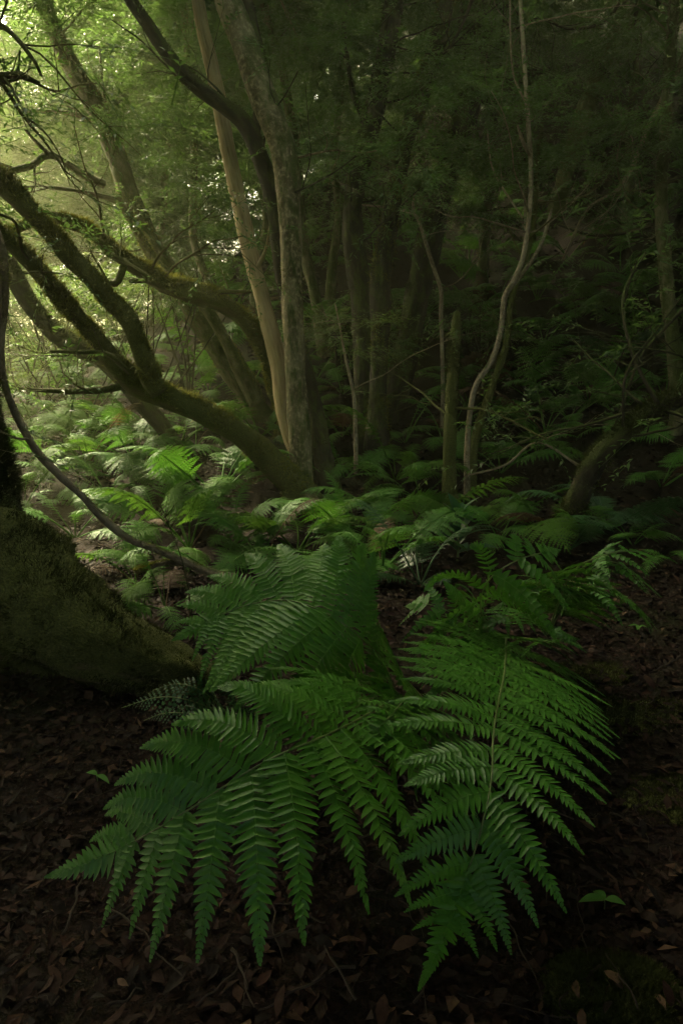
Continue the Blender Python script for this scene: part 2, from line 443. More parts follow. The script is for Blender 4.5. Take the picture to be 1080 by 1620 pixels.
def limb(path, step=0.05, sides=16, lump=0.12, freq=7.0, seed=0, sink=0.0, mb=None):
    P = np.array(path)
    if sink > 0:
        e = P[0].copy(); e[2] = e[2]-sink; e[3] = P[0][3]*1.25; P = np.vstack([e, P])
    L = np.linalg.norm(np.diff(P[:, :3], axis=0), axis=1).sum()
    C = catmull(P, max(6, int(L/step)))
    mb = mb or MB()
    S, D = tube(mb, C[:, :3], np.maximum(C[:, 3], 0.003), sides, lump, freq, seed)
    return mb, C, S, D

def moss_on(S, D, rng, count, L=0.03, W=0.009, upw=0.6, mat=None, parent=None, patch=0.5, name='moss', origin=None):
    n, s, _ = S.shape; mb = MB()
    a = rng.uniform(0, n-1.001, count*3); b = rng.integers(0, s, count*3)
    i = a.astype(int); f = (a-i)[:, None]
    bb = (b+1) % s; g = rng.uniform(0, 1, count*3)[:, None]
    P = (S[i, b]*(1-f)+S[i+1, b]*f)*(1-g)+(S[i, bb]*(1-f)+S[i+1, bb]*f)*g
    Nn = norm(D[i, b]*(1-g)+D[i, bb]*g)
    w = np.clip(0.5+upw*Nn[:, 2]+patch*fbm(P*3.2, 3, 9)*2.4, 0.02, 1)
    keep = rng.uniform(0, 1, len(P)) < w
    P, Nn = P[keep][:count], Nn[keep][:count]
    cl = np.clip(0.9+2.4*fbm(P*6.0, 3, 17), 0.25, 2.6)       # thicker cushions, thin places between
    tuft_batch(mb, P, norm(Nn+np.array([0, 0, 0.25])), rng, L*cl, W)
    o = link(name, mb.mesh(name, mat or M_MOSS, False, origin), parent)
    tag(o, kind='stuff'); return o

def branch_from(mb, p, d, L, r, rng, gen=2, droop=0.1, tips=None, sides=6):
    """a crooked bough that forks; collects its tips"""
    n = 7; P = [np.asarray(p, float)]; d = norm(d)
    for k in range(n):
        d = norm(d+rng.normal(0, 0.16, 3)+np.array([0, 0, -droop*0.3+0.05])); P.append(P[-1]+d*L/n)
    P = np.array(P); R = np.linspace(r, r*0.35, len(P))
    C = catmull(np.hstack([P, R[:, None]]), max(8, int(L/0.07)))
    tube(mb, C[:, :3], C[:, 3], sides, 0.10, 9, int(rng.integers(99)))
    if tips is not None: tips.append((P[-1], d)); tips.append((P[4], d))
    if gen > 0:
        for k in range(int(rng.integers(2, 4))):
            q = int(rng.integers(2, n)); e = norm(d+rng.normal(0, 0.7, 3))
            branch_from(mb, P[q], e, L*rng.uniform(0.45, 0.7), R[q]*0.6, rng, gen-1, droop, tips, max(4, sides-1))

TREES = {}
def tree(key, label, stems, mat, crown=(), boughs=(), moss=0, moss_mat_=None, leafmat=None, seed=1, name='tree', cat='tree',
         sink=0.35, lump=0.12, leaf=0.065, moss_kw=None, twigs=4, twig_bough=3, leafy=0.6):
    """stems: list of (material or None, path).  The first is the trunk, the others are further stems.
    crown: list of (px, py, depth, rx, ry, rz metres, sprays)."""
    rng = np.random.default_rng(seed)
    base = stems[0][1][0][:3].copy()
    root = thing(name, label, cat, base)
    for k, (m, path) in enumerate(stems):
        mb, C, S, D = limb(path, seed=seed+k*3, sink=sink if k == 0 else 0.0, lump=lump)
        o = link('trunk' if k == 0 else 'stem', mb.mesh('trunk', m or mat, True, base), root)
        if moss and m is not M_DEADWOOD:
            moss_on(S, D, rng, int(moss*(1.0 if k == 0 else 0.7)), mat=moss_mat_, parent=root, origin=base, **(moss_kw or {}))
    tips = []
    for bp in boughs:                           # traced boughs, each forking into a few twigs
        mb, C, S, D = limb(bp, sides=8, step=0.06, lump=0.16, freq=12, seed=seed+31)
        for j in range(twig_bough):
            q = int(len(C)*rng.uniform(0.3, 0.98)); q = min(q, len(C)-2)
            d = norm(C[q+1, :3]-C[q, :3]); d = norm(d+rng.normal(0, 0.6, 3))
            branch_from(mb, C[q, :3], d, rng.uniform(0.25, 0.7), max(0.0035, C[q, 3]*0.45), rng, 1, 0.1, tips, 4)
        link('branch', mb.mesh('branch', mat, True, base), root)
    C0 = catmull(np.array(stems[0][1]), 60)
    for j in range(twigs):                      # twiggy side shoots off the trunk
        q = int(60*rng.uniform(0.35, 0.9)); mb = MB(); a = rng.uniform(0, 6.28)
        branch_from(mb, C0[q, :3], (math.cos(a), math.sin(a), rng.uniform(-0.1, 0.8)), rng.uniform(0.6, 1.5), min(0.014, C0[q, 3]*0.4), rng, 2, 0.15, tips, 5)
        link('branch', mb.mesh('branch', mat, True, base), root)
    if crown or tips:
        mb = MB()
        if tips and leafy:
            sel = [t_ for t_ in tips if rng.uniform() < leafy]
            if sel: sprays(mb, np.array([t_[0] for t_ in sel]), np.array([t_[1] for t_ in sel])+rng.normal(0, 0.3, (len(sel), 3)), rng, 10, 0.32, leaf*0.9)
        for (px, py, d, rx, ry, rz, cnt) in crown:
            crown_blob(mb, at(px, py, d), (rx, ry, rz), rng, cnt, leaf=leaf)
        if mb.n: link('crown', mb.mesh('crown', leafmat or M_LEAF, False, base), root)
    TREES[key] = root
    return root

def gbase(px, py):
    p, t = on_ground(px, py); return t
# ------------------------------------------------------------------ the traced trees
def build_trees():
    d1 = gbase(478, 802)
    # 1 the lichen-spotted main tree
    p = path_from([(478, 806, 49), (476, 770, 40), (474, 700, 36), (468, 600, 33), (464, 500, 32), (461, 400, 34), (458, 330, 36), (451, 250, 39),
                   (432, 195, 41), (414, 150, 42), (394, 90, 44), (372, 30, 43), (352, -30, 41), (325, -140, 38), (310, -260, 32), (290, -420, 23)], d1, d1+0.1)
    root_ = path_from([(474, 760, 30), (500, 790, 26), (540, 822, 14), (560, 835, 6)], d1-0.02, d1-0.25)
    b = [path_from([(318, -160, 26), (420, -260, 20), (520, -330, 12), (600, -380, 6)], d1+0.1, d1+0.9),
         path_from([(312, -240, 24), (220, -330, 18), (120, -400, 9)], d1+0.1, d1-0.8)]
    tree('main', 'tall trunk with pale lichen-spotted bark, brightest on its lower half, standing behind the big ferns', [(None, p), (None, root_)], M_BARK_MAIN, twigs=2,
         crown=[(330, -330, d1, 1.6, 1.5, 0.8, 260), (520, -360, d1+0.6, 1.2, 1.2, 0.7, 160), (180, -380, d1-0.5, 1.3, 1.3, 0.7, 160)], boughs=b, moss=2600, seed=11,
         moss_kw=dict(L=0.018, W=0.007, upw=0.2, patch=0.9))
    # 2 the bare pale dead stem
    p = path_from([(468, 722, 20), (458, 690, 24), (448, 640, 27), (439, 570, 26), (427, 520, 26), (414, 470, 24), (398, 410, 25), (384, 345, 26), (372, 290, 24),
                   (357, 220, 24), (347, 160, 24), (334, 100, 23), (322, 50, 22), (313, 0, 21), (303, -60, 19), (296, -140, 14), (293, -190, 8)], d1+0.42, d1+0.75)
    tree('dead', 'barkless pale yellow dead trunk leaning against the lichen-spotted tree', [(None, p)], M_DEADWOOD, seed=12, twigs=0, twig_bough=1, leafy=0, lump=0.10, sink=0.3, name='dead_tree',
         boughs=[path_from([(350, 175, 9), (335, 165, 6), (322, 140, 4)], d1+0.6, d1+0.5), path_from([(404, 430, 8), (420, 395, 5), (428, 350, 3)], d1+0.5, d1+0.3)])
    # 3 the dark stem behind it with the long limb to the upper left
    p = path_from([(528, 800, 40), (515, 740, 33), (503, 680, 30), (492, 620, 27), (470, 540, 25), (448, 440, 26), (440, 380, 25), (430, 310, 26), (408, 240, 27), (386, 195, 26),
                   (350, 165, 24), (318, 142, 23), (283, 108, 22), (255, 72, 21), (235, 40, 21), (210, 5, 20), (185, -40, 18), (150, -110, 12)], d1+0.35, d1+0.15)
    p2 = path_from([(400, 232, 16), (412, 150, 18), (408, 80, 18), (398, 30, 17), (385, -30, 15), (375, -120, 10)], d1+0.55, d1+0.8)
    tree('darkstem', 'dark mossy trunk bending to the upper left behind the lichen-spotted tree', [(None, p), (None, p2)], M_BARK_DARK,
         crown=[(160, -140, d1+0.1, 1.3, 1.2, 0.6, 160), (380, -150, d1+1, 1.0, 1.0, 0.6, 120)], moss=3000, moss_mat_=M_MOSS_DARK, seed=13, moss_kw=dict(L=0.024))
    # 4 the mossy leaning tree whose stems fan to the upper left
    p = path_from([(468, 775, 50), (445, 748, 44), (405, 708, 40), (365, 678, 37), (320, 652, 36), (280, 634, 38), (245, 618, 42), (215, 604, 40), (185, 578, 31), (160, 545, 28),
                   (130, 508, 27), (100, 475, 26), (70, 438, 26), (40, 405, 26), (0, 370, 26), (-60, 325, 25), (-140, 260, 20)], d1-0.05, d1-1.3)
    p2 = path_from([(252, 622, 30), (238, 600, 30), (226, 565, 28), (215, 530, 28), (200, 500, 29), (170, 470, 30), (140, 435, 30), (110, 405, 31), (80, 370, 31), (50, 335, 31),
                    (20, 305, 31), (-20, 265, 29), (-90, 200, 24)], d1-0.75, d1-0.95)
    b = [path_from([(190, 612, 13), (150, 618, 11), (100, 619, 9), (45, 616, 5)], d1-0.9, d1-1.2),
         path_from([(205, 590, 9), (170, 560, 8), (120, 557, 6), (80, 556, 4)], d1-0.85, d1-1.4)]
    tree('leaning', 'moss-covered leaning trunk fanning into two long stems towards the glow', [(None, p), (None, p2)], M_BARK_MOSS, boughs=b,
         crown=[(-160, 180, d1-1.2, 1.0, 1.0, 0.7, 120)], moss=14000, seed=14, lump=0.17, twigs=3, moss_kw=dict(L=0.030, W=0.008))
    # 5 dark slanting stem beneath it
    d5 = gbase(282, 728)
    p = path_from([(283, 730, 30), (272, 700, 27), (255, 672, 27), (232, 645, 28), (205, 612, 28), (175, 580, 29), (150, 560, 30), (115, 545, 30), (82, 520, 30), (55, 490, 29),
                   (32, 455, 28), (10, 410, 28), (-15, 360, 26), (-60, 290, 22)], d5, d5-0.5)
    tree('slanting', 'dark slanting trunk crossing under the two mossy stems', [(None, p)], M_BARK_DARK, moss=5000, moss_mat_=M_MOSS_DARK, seed=15, moss_kw=dict(L=0.03))
    # 6 the grey-green tree leaning left in the haze
    d6 = gbase(415, 660)
    p = path_from([(418, 665, 40), (400, 640, 32), (380, 612, 32), (358, 580, 31), (335, 540, 31), (312, 500, 32), (290, 465, 31), (262, 420, 30), (240, 385, 30), (218, 340, 31),
                   (200, 295, 32), (185, 250, 32), (168, 205, 31), (150, 165, 31), (128, 130, 30), (108, 95, 28), (85, 45, 26), (62, -10, 24), (35, -80, 20)], d6, d6+0.6)
    p2 = path_from([(405, 640, 20), (385, 600, 20), (365, 555, 19), (338, 505, 19), (310, 468, 18), (280, 440, 17), (250, 420, 15), (225, 380, 14), (205, 345, 13), (188, 310, 10)], d6-0.2, d6-0.4)
    p3 = path_from([(418, 660, 18), (395, 600, 17), (350, 530, 16), (318, 490, 15), (290, 455, 14), (250, 395, 12)], d6+0.3, d6+0.6)
    b = [path_from([(178, 232, 12), (160, 205, 10), (130, 185, 8), (95, 178, 6), (30, 175, 4)], d6+0.5, d6+0.2),
         path_from([(165, 292, 13), (130, 275, 12), (80, 245, 11), (50, 262, 10), (0, 275, 9), (-40, 285, 7)], d6-0.6, d6-1.6),
         path_from([(80, 246, 7), (55, 222, 5), (40, 205, 4)], d6-1.2, d6-1.4),
         path_from([(188, 318, 9), (150, 308, 7), (110, 300, 6), (60, 296, 5), (15, 300, 4)], d6-0.4, d6-1.0),
         path_from([(205, 330, 7), (185, 225, 6), (165, 150, 5), (158, 80, 4)], d6+0.4, d6+0.9),
         path_from([(130, 130, 11), (95, 85, 8), (80, 40, 5)], d6+0.5, d6+0.2)]
    tree('grey', 'grey-green leaning tree with several stems and bare side branches in the haze', [(None, p), (None, p2), (None, p3)], M_BARK_GREY, boughs=b,
         crown=[(90, -30, d6+0.6, 1.4, 1.2, 0.7, 200), (170, 60, d6+1.0, 1.1, 1.0, 0.6, 170), (240, 140, d6+1.6, 1.0, 1.0, 0.6, 170), (60, 90, d6, 0.8, 0.8, 0.5, 110), (260, 220, d6+0.5, 0.9, 0.8, 0.6, 170), (290, 320, d6+0.4, 0.8, 0.7, 0.6, 150), (340, 250, d6+1.5, 0.9, 0.8, 0.6, 150), (200, 150, d6-0.3, 0.6, 0.6, 0.4, 100)],
         moss=5000, seed=16, moss_kw=dict(L=0.022, W=0.008, patch=0.5))
    # 7 the mossy arching bough that comes down behind the dead stem
    p = path_from([(452, 660, 30), (440, 620, 30), (428, 575, 30), (410, 535, 30), (385, 505, 29), (350, 478, 30), (315, 466, 31), (280, 455, 31), (245, 440, 29), (215, 423, 27),
                   (190, 405, 24), (168, 385, 22), (140, 362, 22), (110, 350, 21), (80, 346, 19), (50, 352, 15), (0, 375, 10)], d6-0.5, d6-1.9)
    b = [path_from([(330, 470, 9), (350, 462, 8), (385, 462, 6), (425, 458, 4)], d6-1.1, d6-1.0),
         path_from([(200, 412, 13), (180, 450, 11), (140, 425, 9), (105, 400, 7)], d6-1.6, d6-1.9),
         path_from([(205, 445, 8), (235, 440, 8), (178, 402, 6)], d6-1.7, d6-1.8)]
    tree('arching', 'thickly mossed trunk arching over to the left behind the pale dead stem', [(None, p)], M_BARK_MOSS, boughs=b, moss=16000, seed=17, lump=0.2, moss_kw=dict(L=0.034, W=0.009))
    # 8-11 the group of dark trunks behind
    d8 = gbase(582, 690)
    p = path_from([(582, 692, 52.9), (580, 640, 41.4), (578, 580, 39.1), (574, 500, 36.8), (566, 440, 34.5), (560, 390, 33.3), (556, 340, 32.2), (563, 290, 31.0), (578, 235, 32.2), (590, 180, 33.3),
                   (602, 120, 32.2), (613, 70, 31.0), (622, 10, 29.9), (630, -60, 25.3)], d8, d8+0.5)
    tree('backdark', 'dark upright trunk beside a mossier one in the cluster behind the main tree', [(None, p)], M_BARK_DARK, boughs=[path_from([(585, 205, 12), (560, 150, 9), (548, 80, 7), (540, 20, 4)], d8+0.4, d8+0.8)],
         crown=[(620, -20, d8+0.5, 1.4, 1.2, 0.8, 220), (560, 60, d8+0.7, 1.0, 1.0, 0.6, 170), (540, 190, d8+1.6, 0.9, 0.9, 0.6, 150), (520, 260, d8+0.3, 0.7, 0.6, 0.5, 110), (590, 120, d8-0.8, 0.7, 0.6, 0.3, 60)], moss=3500, moss_mat_=M_MOSS_DARK, seed=18, twigs=7, moss_kw=dict(patch=0.6))
    p = path_from([(596, 688, 39.1), (597, 640, 29.9), (600, 560, 28.7), (602, 500, 31.0), (600, 450, 32.2), (607, 400, 29.9), (615, 350, 27.6), (628, 290, 25.3), (640, 230, 25.3), (655, 180, 29.9),
                   (668, 140, 31.0), (683, 100, 29.9), (695, 50, 28.7), (706, 0, 27.6), (715, -70, 23.0)], d8-0.25, d8+0.3)
    tree('backmossy', 'upright trunk with olive moss patches, twin of the dark trunk beside it', [(None, p)], M_BARK_DARK, crown=[(720, -30, d8+0.4, 1.2, 1.0, 0.6, 170), (640, 90, d8+0.9, 0.8, 0.8, 0.5, 130), (650, 250, d8-0.9, 0.7, 0.6, 0.25, 80), (700, 190, d8-0.6, 0.6, 0.6, 0.25, 60)],
         moss=7000, seed=19, moss_kw=dict(L=0.028, patch=0.8))
    d10 = gbase(612, 668)
    p = path_from([(610, 672, 52.9), (622, 630, 43.7), (636, 585, 41.4), (648, 530, 40.2), (658, 480, 40.2), (668, 430, 41.4), (678, 380, 41.4), (690, 325, 42.5), (704, 280, 40.2), (722, 230, 39.1),
                   (738, 175, 39.1), (750, 120, 39.1), (760, 60, 37.9), (767, 0, 36.8), (772, -70, 32.2)], d10+0.2, d10+0.9)
    tree('backslant', 'thick dark trunk slanting up to the right out of the cluster', [(None, p)], M_BARK_DARK, crown=[(790, -40, d10+1, 1.6, 1.2, 0.7, 220), (700, 30, d10+1.2, 1.0, 1.0, 0.5, 150), (780, 130, d10-0.6, 0.7, 0.6, 0.3, 80), (810, 230, d10-0.9, 0.7, 0.6, 0.25, 70), (690, 110, d10-1.0, 0.6, 0.5, 0.25, 60)],
         moss=5000, moss_mat_=M_MOSS_DARK, seed=20, twigs=9, boughs=[path_from([(752, 120, 12), (735, 90, 10), (728, 40, 8), (735, -20, 5)], d10+0.6, d10+0.3)], moss_kw=dict(patch=0.7))
    # 12 the thin pale sapling with its neighbours
    d12 = gbase(715, 808)
    p = path_from([(738, 775, 10.8), (738, 720, 9.4), (742, 660, 8.6), (752, 610, 8.6), (775, 575, 8.6), (788, 540, 8.6), (794, 505, 8.6), (798, 470, 9.4), (812, 445, 9.4), (826, 410, 8.6),
                   (833, 370, 7.9), (838, 320, 7.2), (839, 260, 7.2), (835, 200, 7.2), (832, 150, 6.5), (828, 90, 6.5), (825, 40, 6.5), (822, -10, 5.8), (818, -90, 4.3)], d12+0.3, d12+0.5)
    p2 = path_from([(800, 465, 7.2), (820, 440, 6.5), (842, 410, 6.5), (858, 380, 5.8), (868, 345, 5.0), (872, 330, 2.9)], d12+0.42, d12+0.55)
    p3 = path_from([(838, 245, 6), (830, 232, 6), (822, 212, 5), (818, 198, 3)], d12+0.4, d12+0.3)
    tree('palesapling', 'slender pale sapling with a kinked stem rising beside the mossy stump', [(None, p), (None, p2), (None, p3)], M_BARK_PALE, seed=22, lump=0.06, moss=400,
         moss_kw=dict(L=0.008, W=0.005, patch=0.8), name='sapling', crown=[(815, -60, d12+0.6, 0.9, 0.8, 0.4, 90), (790, 300, d12+0.6, 0.5, 0.4, 0.25, 40)],
         boughs=[path_from([(835, 170, 4), (812, 120, 3), (807, 60, 3), (806, 0, 2)], d12+0.5, d12+0.2), path_from([(826, 345, 3), (780, 270, 3), (770, 205, 2)], d12+0.5, d12+0.8)])
    p = path_from([(712, 812, 28.9), (710, 770, 22.9), (710, 720, 21.2), (712, 670, 20.4), (714, 620, 19.6), (718, 560, 18.7), (721, 520, 17.0), (722, 494, 12.8)], d12, d12+0.02)
    tree('stump', 'short moss-grown broken trunk beside the pale sapling', [(None, p)], M_BARK_MOSS, seed=23, moss=5000, moss_mat_=M_MOSS_DARK, sink=0.3, name='broken_trunk', twigs=2, moss_kw=dict(L=0.028))
    p = path_from([(745, 745, 18.0), (752, 690, 15.0), (768, 640, 12.8), (785, 590, 11.2), (800, 545, 9.8), (808, 480, 9.0), (822, 430, 8.2), (838, 385, 7.5), (846, 330, 6.8), (850, 250, 5.2), (858, 190, 3.0)], d12+0.55, d12+0.9)
    tree('mosssapling', 'thin mossy stem growing close behind the pale sapling', [(None, p)], M_BARK_MOSS, seed=24, lump=0.08, moss=1800, moss_mat_=M_MOSS_DARK, name='sapling',
         crown=[(860, 200, d12+1.0, 0.7, 0.6, 0.35, 90), (900, 280, d12+1.2, 0.6, 0.6, 0.3, 80)])
    # 13 thin forked pale twig tree
    dd = gbase(700, 640)
    p = path_from([(700, 640, 7.2), (699, 560, 6.4), (697, 500, 6.4), (697, 460, 6.4), (686, 425, 6.4), (675, 390, 6.4), (665, 358, 5.6), (654, 338, 5.6), (620, 330, 4.0), (585, 325, 3.2), (545, 325, 2.4)], dd-0.6, dd-0.8)
    p2 = path_from([(655, 340, 5), (653, 322, 4), (656, 305, 3)], dd-0.75, dd-0.7)
    tree('twig', 'thin pale stem bent sharply to the left among the dark trunks', [(None, p), (None, p2)], M_BARK_PALE, seed=25, lump=0.05, name='sapling', sink=0.5,
         crown=[(600, 290, dd-0.6, 0.5, 0.45, 0.22, 70), (660, 270, dd-0.5, 0.6, 0.5, 0.3, 110), (700, 240, dd-0.3, 0.5, 0.5, 0.3, 90)], leafmat=M_LEAF_OLIVE, leaf=0.05)
    p = path_from([(563, 722, 7), (562, 680, 7), (560, 630, 6), (552, 590, 5), (545, 560, 4), (538, 520, 3), (530, 480, 2)], d1+0.7, d1+0.9)
    tree('wisp', 'straight thin pale sapling standing close beside the main trunk', [(None, p)], M_BARK_PALE, seed=26, lump=0.04, name='sapling', sink=0.2,
         crown=[(545, 540, d1+0.9, 0.35, 0.35, 0.2, 30), (575, 530, d1+1.0, 0.3, 0.3, 0.18, 26)], leafmat=M_LEAF_OLIVE, leaf=0.045)
    # 14 upper right slanting mossy trunk
    d14 = gbase(890, 330)
    p = path_from([(880, 330, 28), (895, 270, 26), (908, 225, 27), (922, 180, 27), (940, 135, 26), (960, 88, 24), (975, 55, 23), (990, 20, 22), (1003, -20, 20), (1020, -90, 16)], d14, d14+0.3)
    tree('uppermossy', 'mossy trunk slanting up the bank at the upper right', [(None, p)], M_BARK_MOSS, boughs=[path_from([(972, 60, 14), (1005, 35, 12), (1040, 5, 10), (1075, -40, 7)], d14+0.2, d14-0.4)],
         crown=[(1000, -30, d14, 1.4, 1.2, 0.7, 200), (940, 60, d14+0.4, 1.2, 1.0, 0.6, 110), (1040, 90, d14-0.6, 0.9, 0.9, 0.5, 80), (900, 150, d14-1.0, 0.9, 0.8, 0.4, 60)],
         moss=5000, moss_mat_=M_MOSS_DARK, seed=27, twigs=14, moss_kw=dict(L=0.03))
    d15 = gbase(1068, 640)
    p = path_from([(1072, 650, 26), (1066, 560, 24), (1056, 480, 22), (1050, 400, 21), (1045, 330, 20), (1046, 270, 19), (1052, 210, 18), (1055, 150, 18), (1060, 80, 17), (1064, 10, 16), (1068, -80, 13)], d15-0.5, d15+0.2)
    tree('rightedge', 'narrow trunk with pale bark blotches at the right edge', [(None, p)], M_BARK_GREY, moss=2500, moss_mat_=M_MOSS_DARK, seed=28, twigs=10,
         crown=[(1050, 60, d15, 0.9, 0.8, 0.5, 130), (1080, 190, d15-0.6, 0.6, 0.6, 0.4, 90), (1000, 230, d15, 0.7, 0.6, 0.3, 90)],
         boughs=[path_from([(1046, 300, 6), (1010, 330, 5), (985, 300, 4), (975, 250, 3), (990, 200, 2)], d15, d15-0.6)])
    # 16 mossy leaning trunk at the right
    d16 = gbase(880, 850)
    p = path_from([(893, 840, 40), (915, 785, 36), (940, 735, 34), (968, 700, 32), (1005, 670, 31), (1050, 640, 30), (1100, 615, 30), (1170, 570, 40), (1260, 500, 34)], d16, d16-0.7)
    tree('rightlean', 'dark mossy trunk leaning in low from the right edge', [(None, p)], M_BARK_DARK, moss=9000, moss_mat_=M_MOSS_DARK, seed=29, twigs=8, leafy=0.4, lump=0.2, moss_kw=dict(L=0.035),
         boughs=[path_from([(1040, 640, 8), (1000, 560, 6), (985, 470, 5), (1020, 400, 3)], d16-0.4, d16-0.2), path_from([(985, 675, 6), (990, 590, 4), (1040, 520, 3), (1085, 460, 2)], d16-0.3, d16-0.5)])
    # 17 the great mossy root flare at the left
    p = path_from([(345, 1085, 40, 3.02), (300, 1068, 62, 3.0), (240, 1052, 86, 2.98), (180, 1030, 106, 2.98), (120, 1000, 132, 3.02), (60, 960, 172, 3.10), (0, 920, 215, 3.2),
                   (-60, 870, 205, 3.3), (-120, 815, 200, 3.35), (-165, 720, 170, 3.4), (-180, 600, 150, 3.4), (-188, 480, 140, 3.4), (-195, 250, 130, 3.4), (-205, 0, 120, 3.4), (-215, -300, 100, 3.4)], 3.0)
    p2 = path_from([(20, 900, 80, 3.25), (5, 830, 60, 3.3), (-6, 770, 48, 3.35), (-14, 710, 42, 3.4), (-28, 640, 38, 3.4), (-45, 540, 36, 3.4), (-55, 420, 34, 3.4), (-60, 280, 30, 3.4), (-85, 60, 26, 3.4)], 3.3)
    tree('root', 'low moss-cushioned root flare with a slim dark stem at the left edge', [(None, p), (M_BARK_DARK, p2)], M_BARK_MOSS, sink=0.12, seed=30, lump=0.30, moss=95000, moss_mat_=M_MOSS_DARK,
         moss_kw=dict(L=0.030, W=0.0042, upw=0.3, patch=0.7), twigs=0, boughs=[path_from([(-60, 120, 30, 3.4), (0, 125, 18, 3.35), (30, 118, 12, 3.3), (62, 132, 7, 3.25)], 3.3),
         path_from([(-60, 60, 20, 3.4), (0, 40, 10, 3.2), (50, 90, 7, 3.1), (66, 120, 4, 3.1)], 3.3)],
         crown=[(20, 30, 3.6, 0.28, 0.3, 0.16, 26)], leaf=0.05)
    # 18 thin mossy vine-like branch sweeping along the left
    p = path_from([(372, 916, 20, 4.0), (335, 907, 17, 4.0), (290, 888, 15, 4.0), (245, 868, 14, 3.95), (205, 853, 13, 3.9), (165, 822, 12, 3.85), (130, 785, 12, 3.8), (95, 752, 12, 3.75), (62, 718, 12, 3.7),
                   (38, 680, 12, 3.65), (15, 630, 11, 3.6), (4, 585, 11, 3.6), (2, 530, 11, 3.6), (8, 470, 12, 3.6), (4, 400, 12, 3.6), (-20, 320, 12, 3.6)], 4.0)
    gz = ground_z(p[0][0], p[0][1]); p2 = path_from([(300, 890, 11, 4.0), (260, 890, 10, 4.02), (215, 905, 8, 4.05)], 4.0)
    tree('vine', 'thin mossy branch sweeping down from the left edge into the big ferns', [(None, p), (None, p2)], M_BARK_PALE, moss=3000, seed=31, lump=0.24, sink=0.0, name='fallen_branch', cat='branch', twigs=2, leafy=0.3, moss_kw=dict(L=0.012, W=0.005, patch=0.6))

    rng = np.random.default_rng(314)
    for k, (pts, d, lab) in enumerate([
        ([(1100, 60, 9), (1030, 190, 8), (985, 290, 7), (930, 330, 5), (890, 410, 4)], 8.0, 'pale bare branch slanting across the bank from the upper right edge'),
        ([(1100, 300, 8), (1050, 340, 7), (1000, 365, 6), (940, 372, 5), (880, 355, 3)], 8.6, 'dark bare branch lying level in front of the bank ferns'),
        ([(1100, 470, 7), (1050, 520, 6), (1010, 570, 5), (985, 640, 4), (960, 700, 3)], 5.6, 'thin forked branch hanging over the low leaning trunk'),
        ([(760, -40, 6), (730, 40, 5), (700, 80, 4), (640, 78, 3), (590, 50, 2)], 7.0, 'thin drooping twiggy branch at the top, right of centre'),
        ([(1000, -40, 7), (960, 30, 6), (900, 45, 5), (850, 30, 4), (790, 60, 3)], 8.4, 'curved tangle of bare twigs at the top right'),
        ([(920, 740, 5), (850, 700, 4), (800, 735, 4), (740, 752, 3)], 6.2, 'thin pale stick leaning over the bank ferns')]):
        pa = path_from(pts, d, d+0.3)
        tree('bare%d' % k, lab, [(None, pa)], M_BARK_PALE if k in (0, 5) else M_BARK_DARK, seed=400+k, lump=0.12, sink=0, name='bare_branch', cat='branch', twigs=6 if k < 5 else 2, leafy=0.25, moss=300, moss_kw=dict(L=0.012, W=0.005))

build_trees()
# ------------------------------------------------------------------ background wood, shrubs, the added canopy
def simple_tree(px, py, wpx, tilt_px, label, seed, leafmat, mat, crown, group, moss=900):
    d = gbase(px, py)
    pts = []; rng = np.random.default_rng(seed); h = py+160
    for k in range(9):
        t = k/8; pts.append((px+tilt_px*t+rng.normal(0, 5)*(k > 0), py-h*t, wpx*(1-0.45*t)*(1.35 if k == 0 else 1)))
    path = path_from(pts, d, d+0.5)
    cr = [(px+tilt_px*t+dx, py-h*t, d+dd, rx, rx, rz, n) for (t, dx, dd, rx, rz, n) in crown]
    o = tree('bg%d' % seed, label, [(None, path)], mat, crown=cr, moss=moss, seed=seed, leafmat=leafmat, moss_kw=dict(L=0.03, W=0.012, patch=0.6), leaf=0.075)
    o['group'] = group
    return o

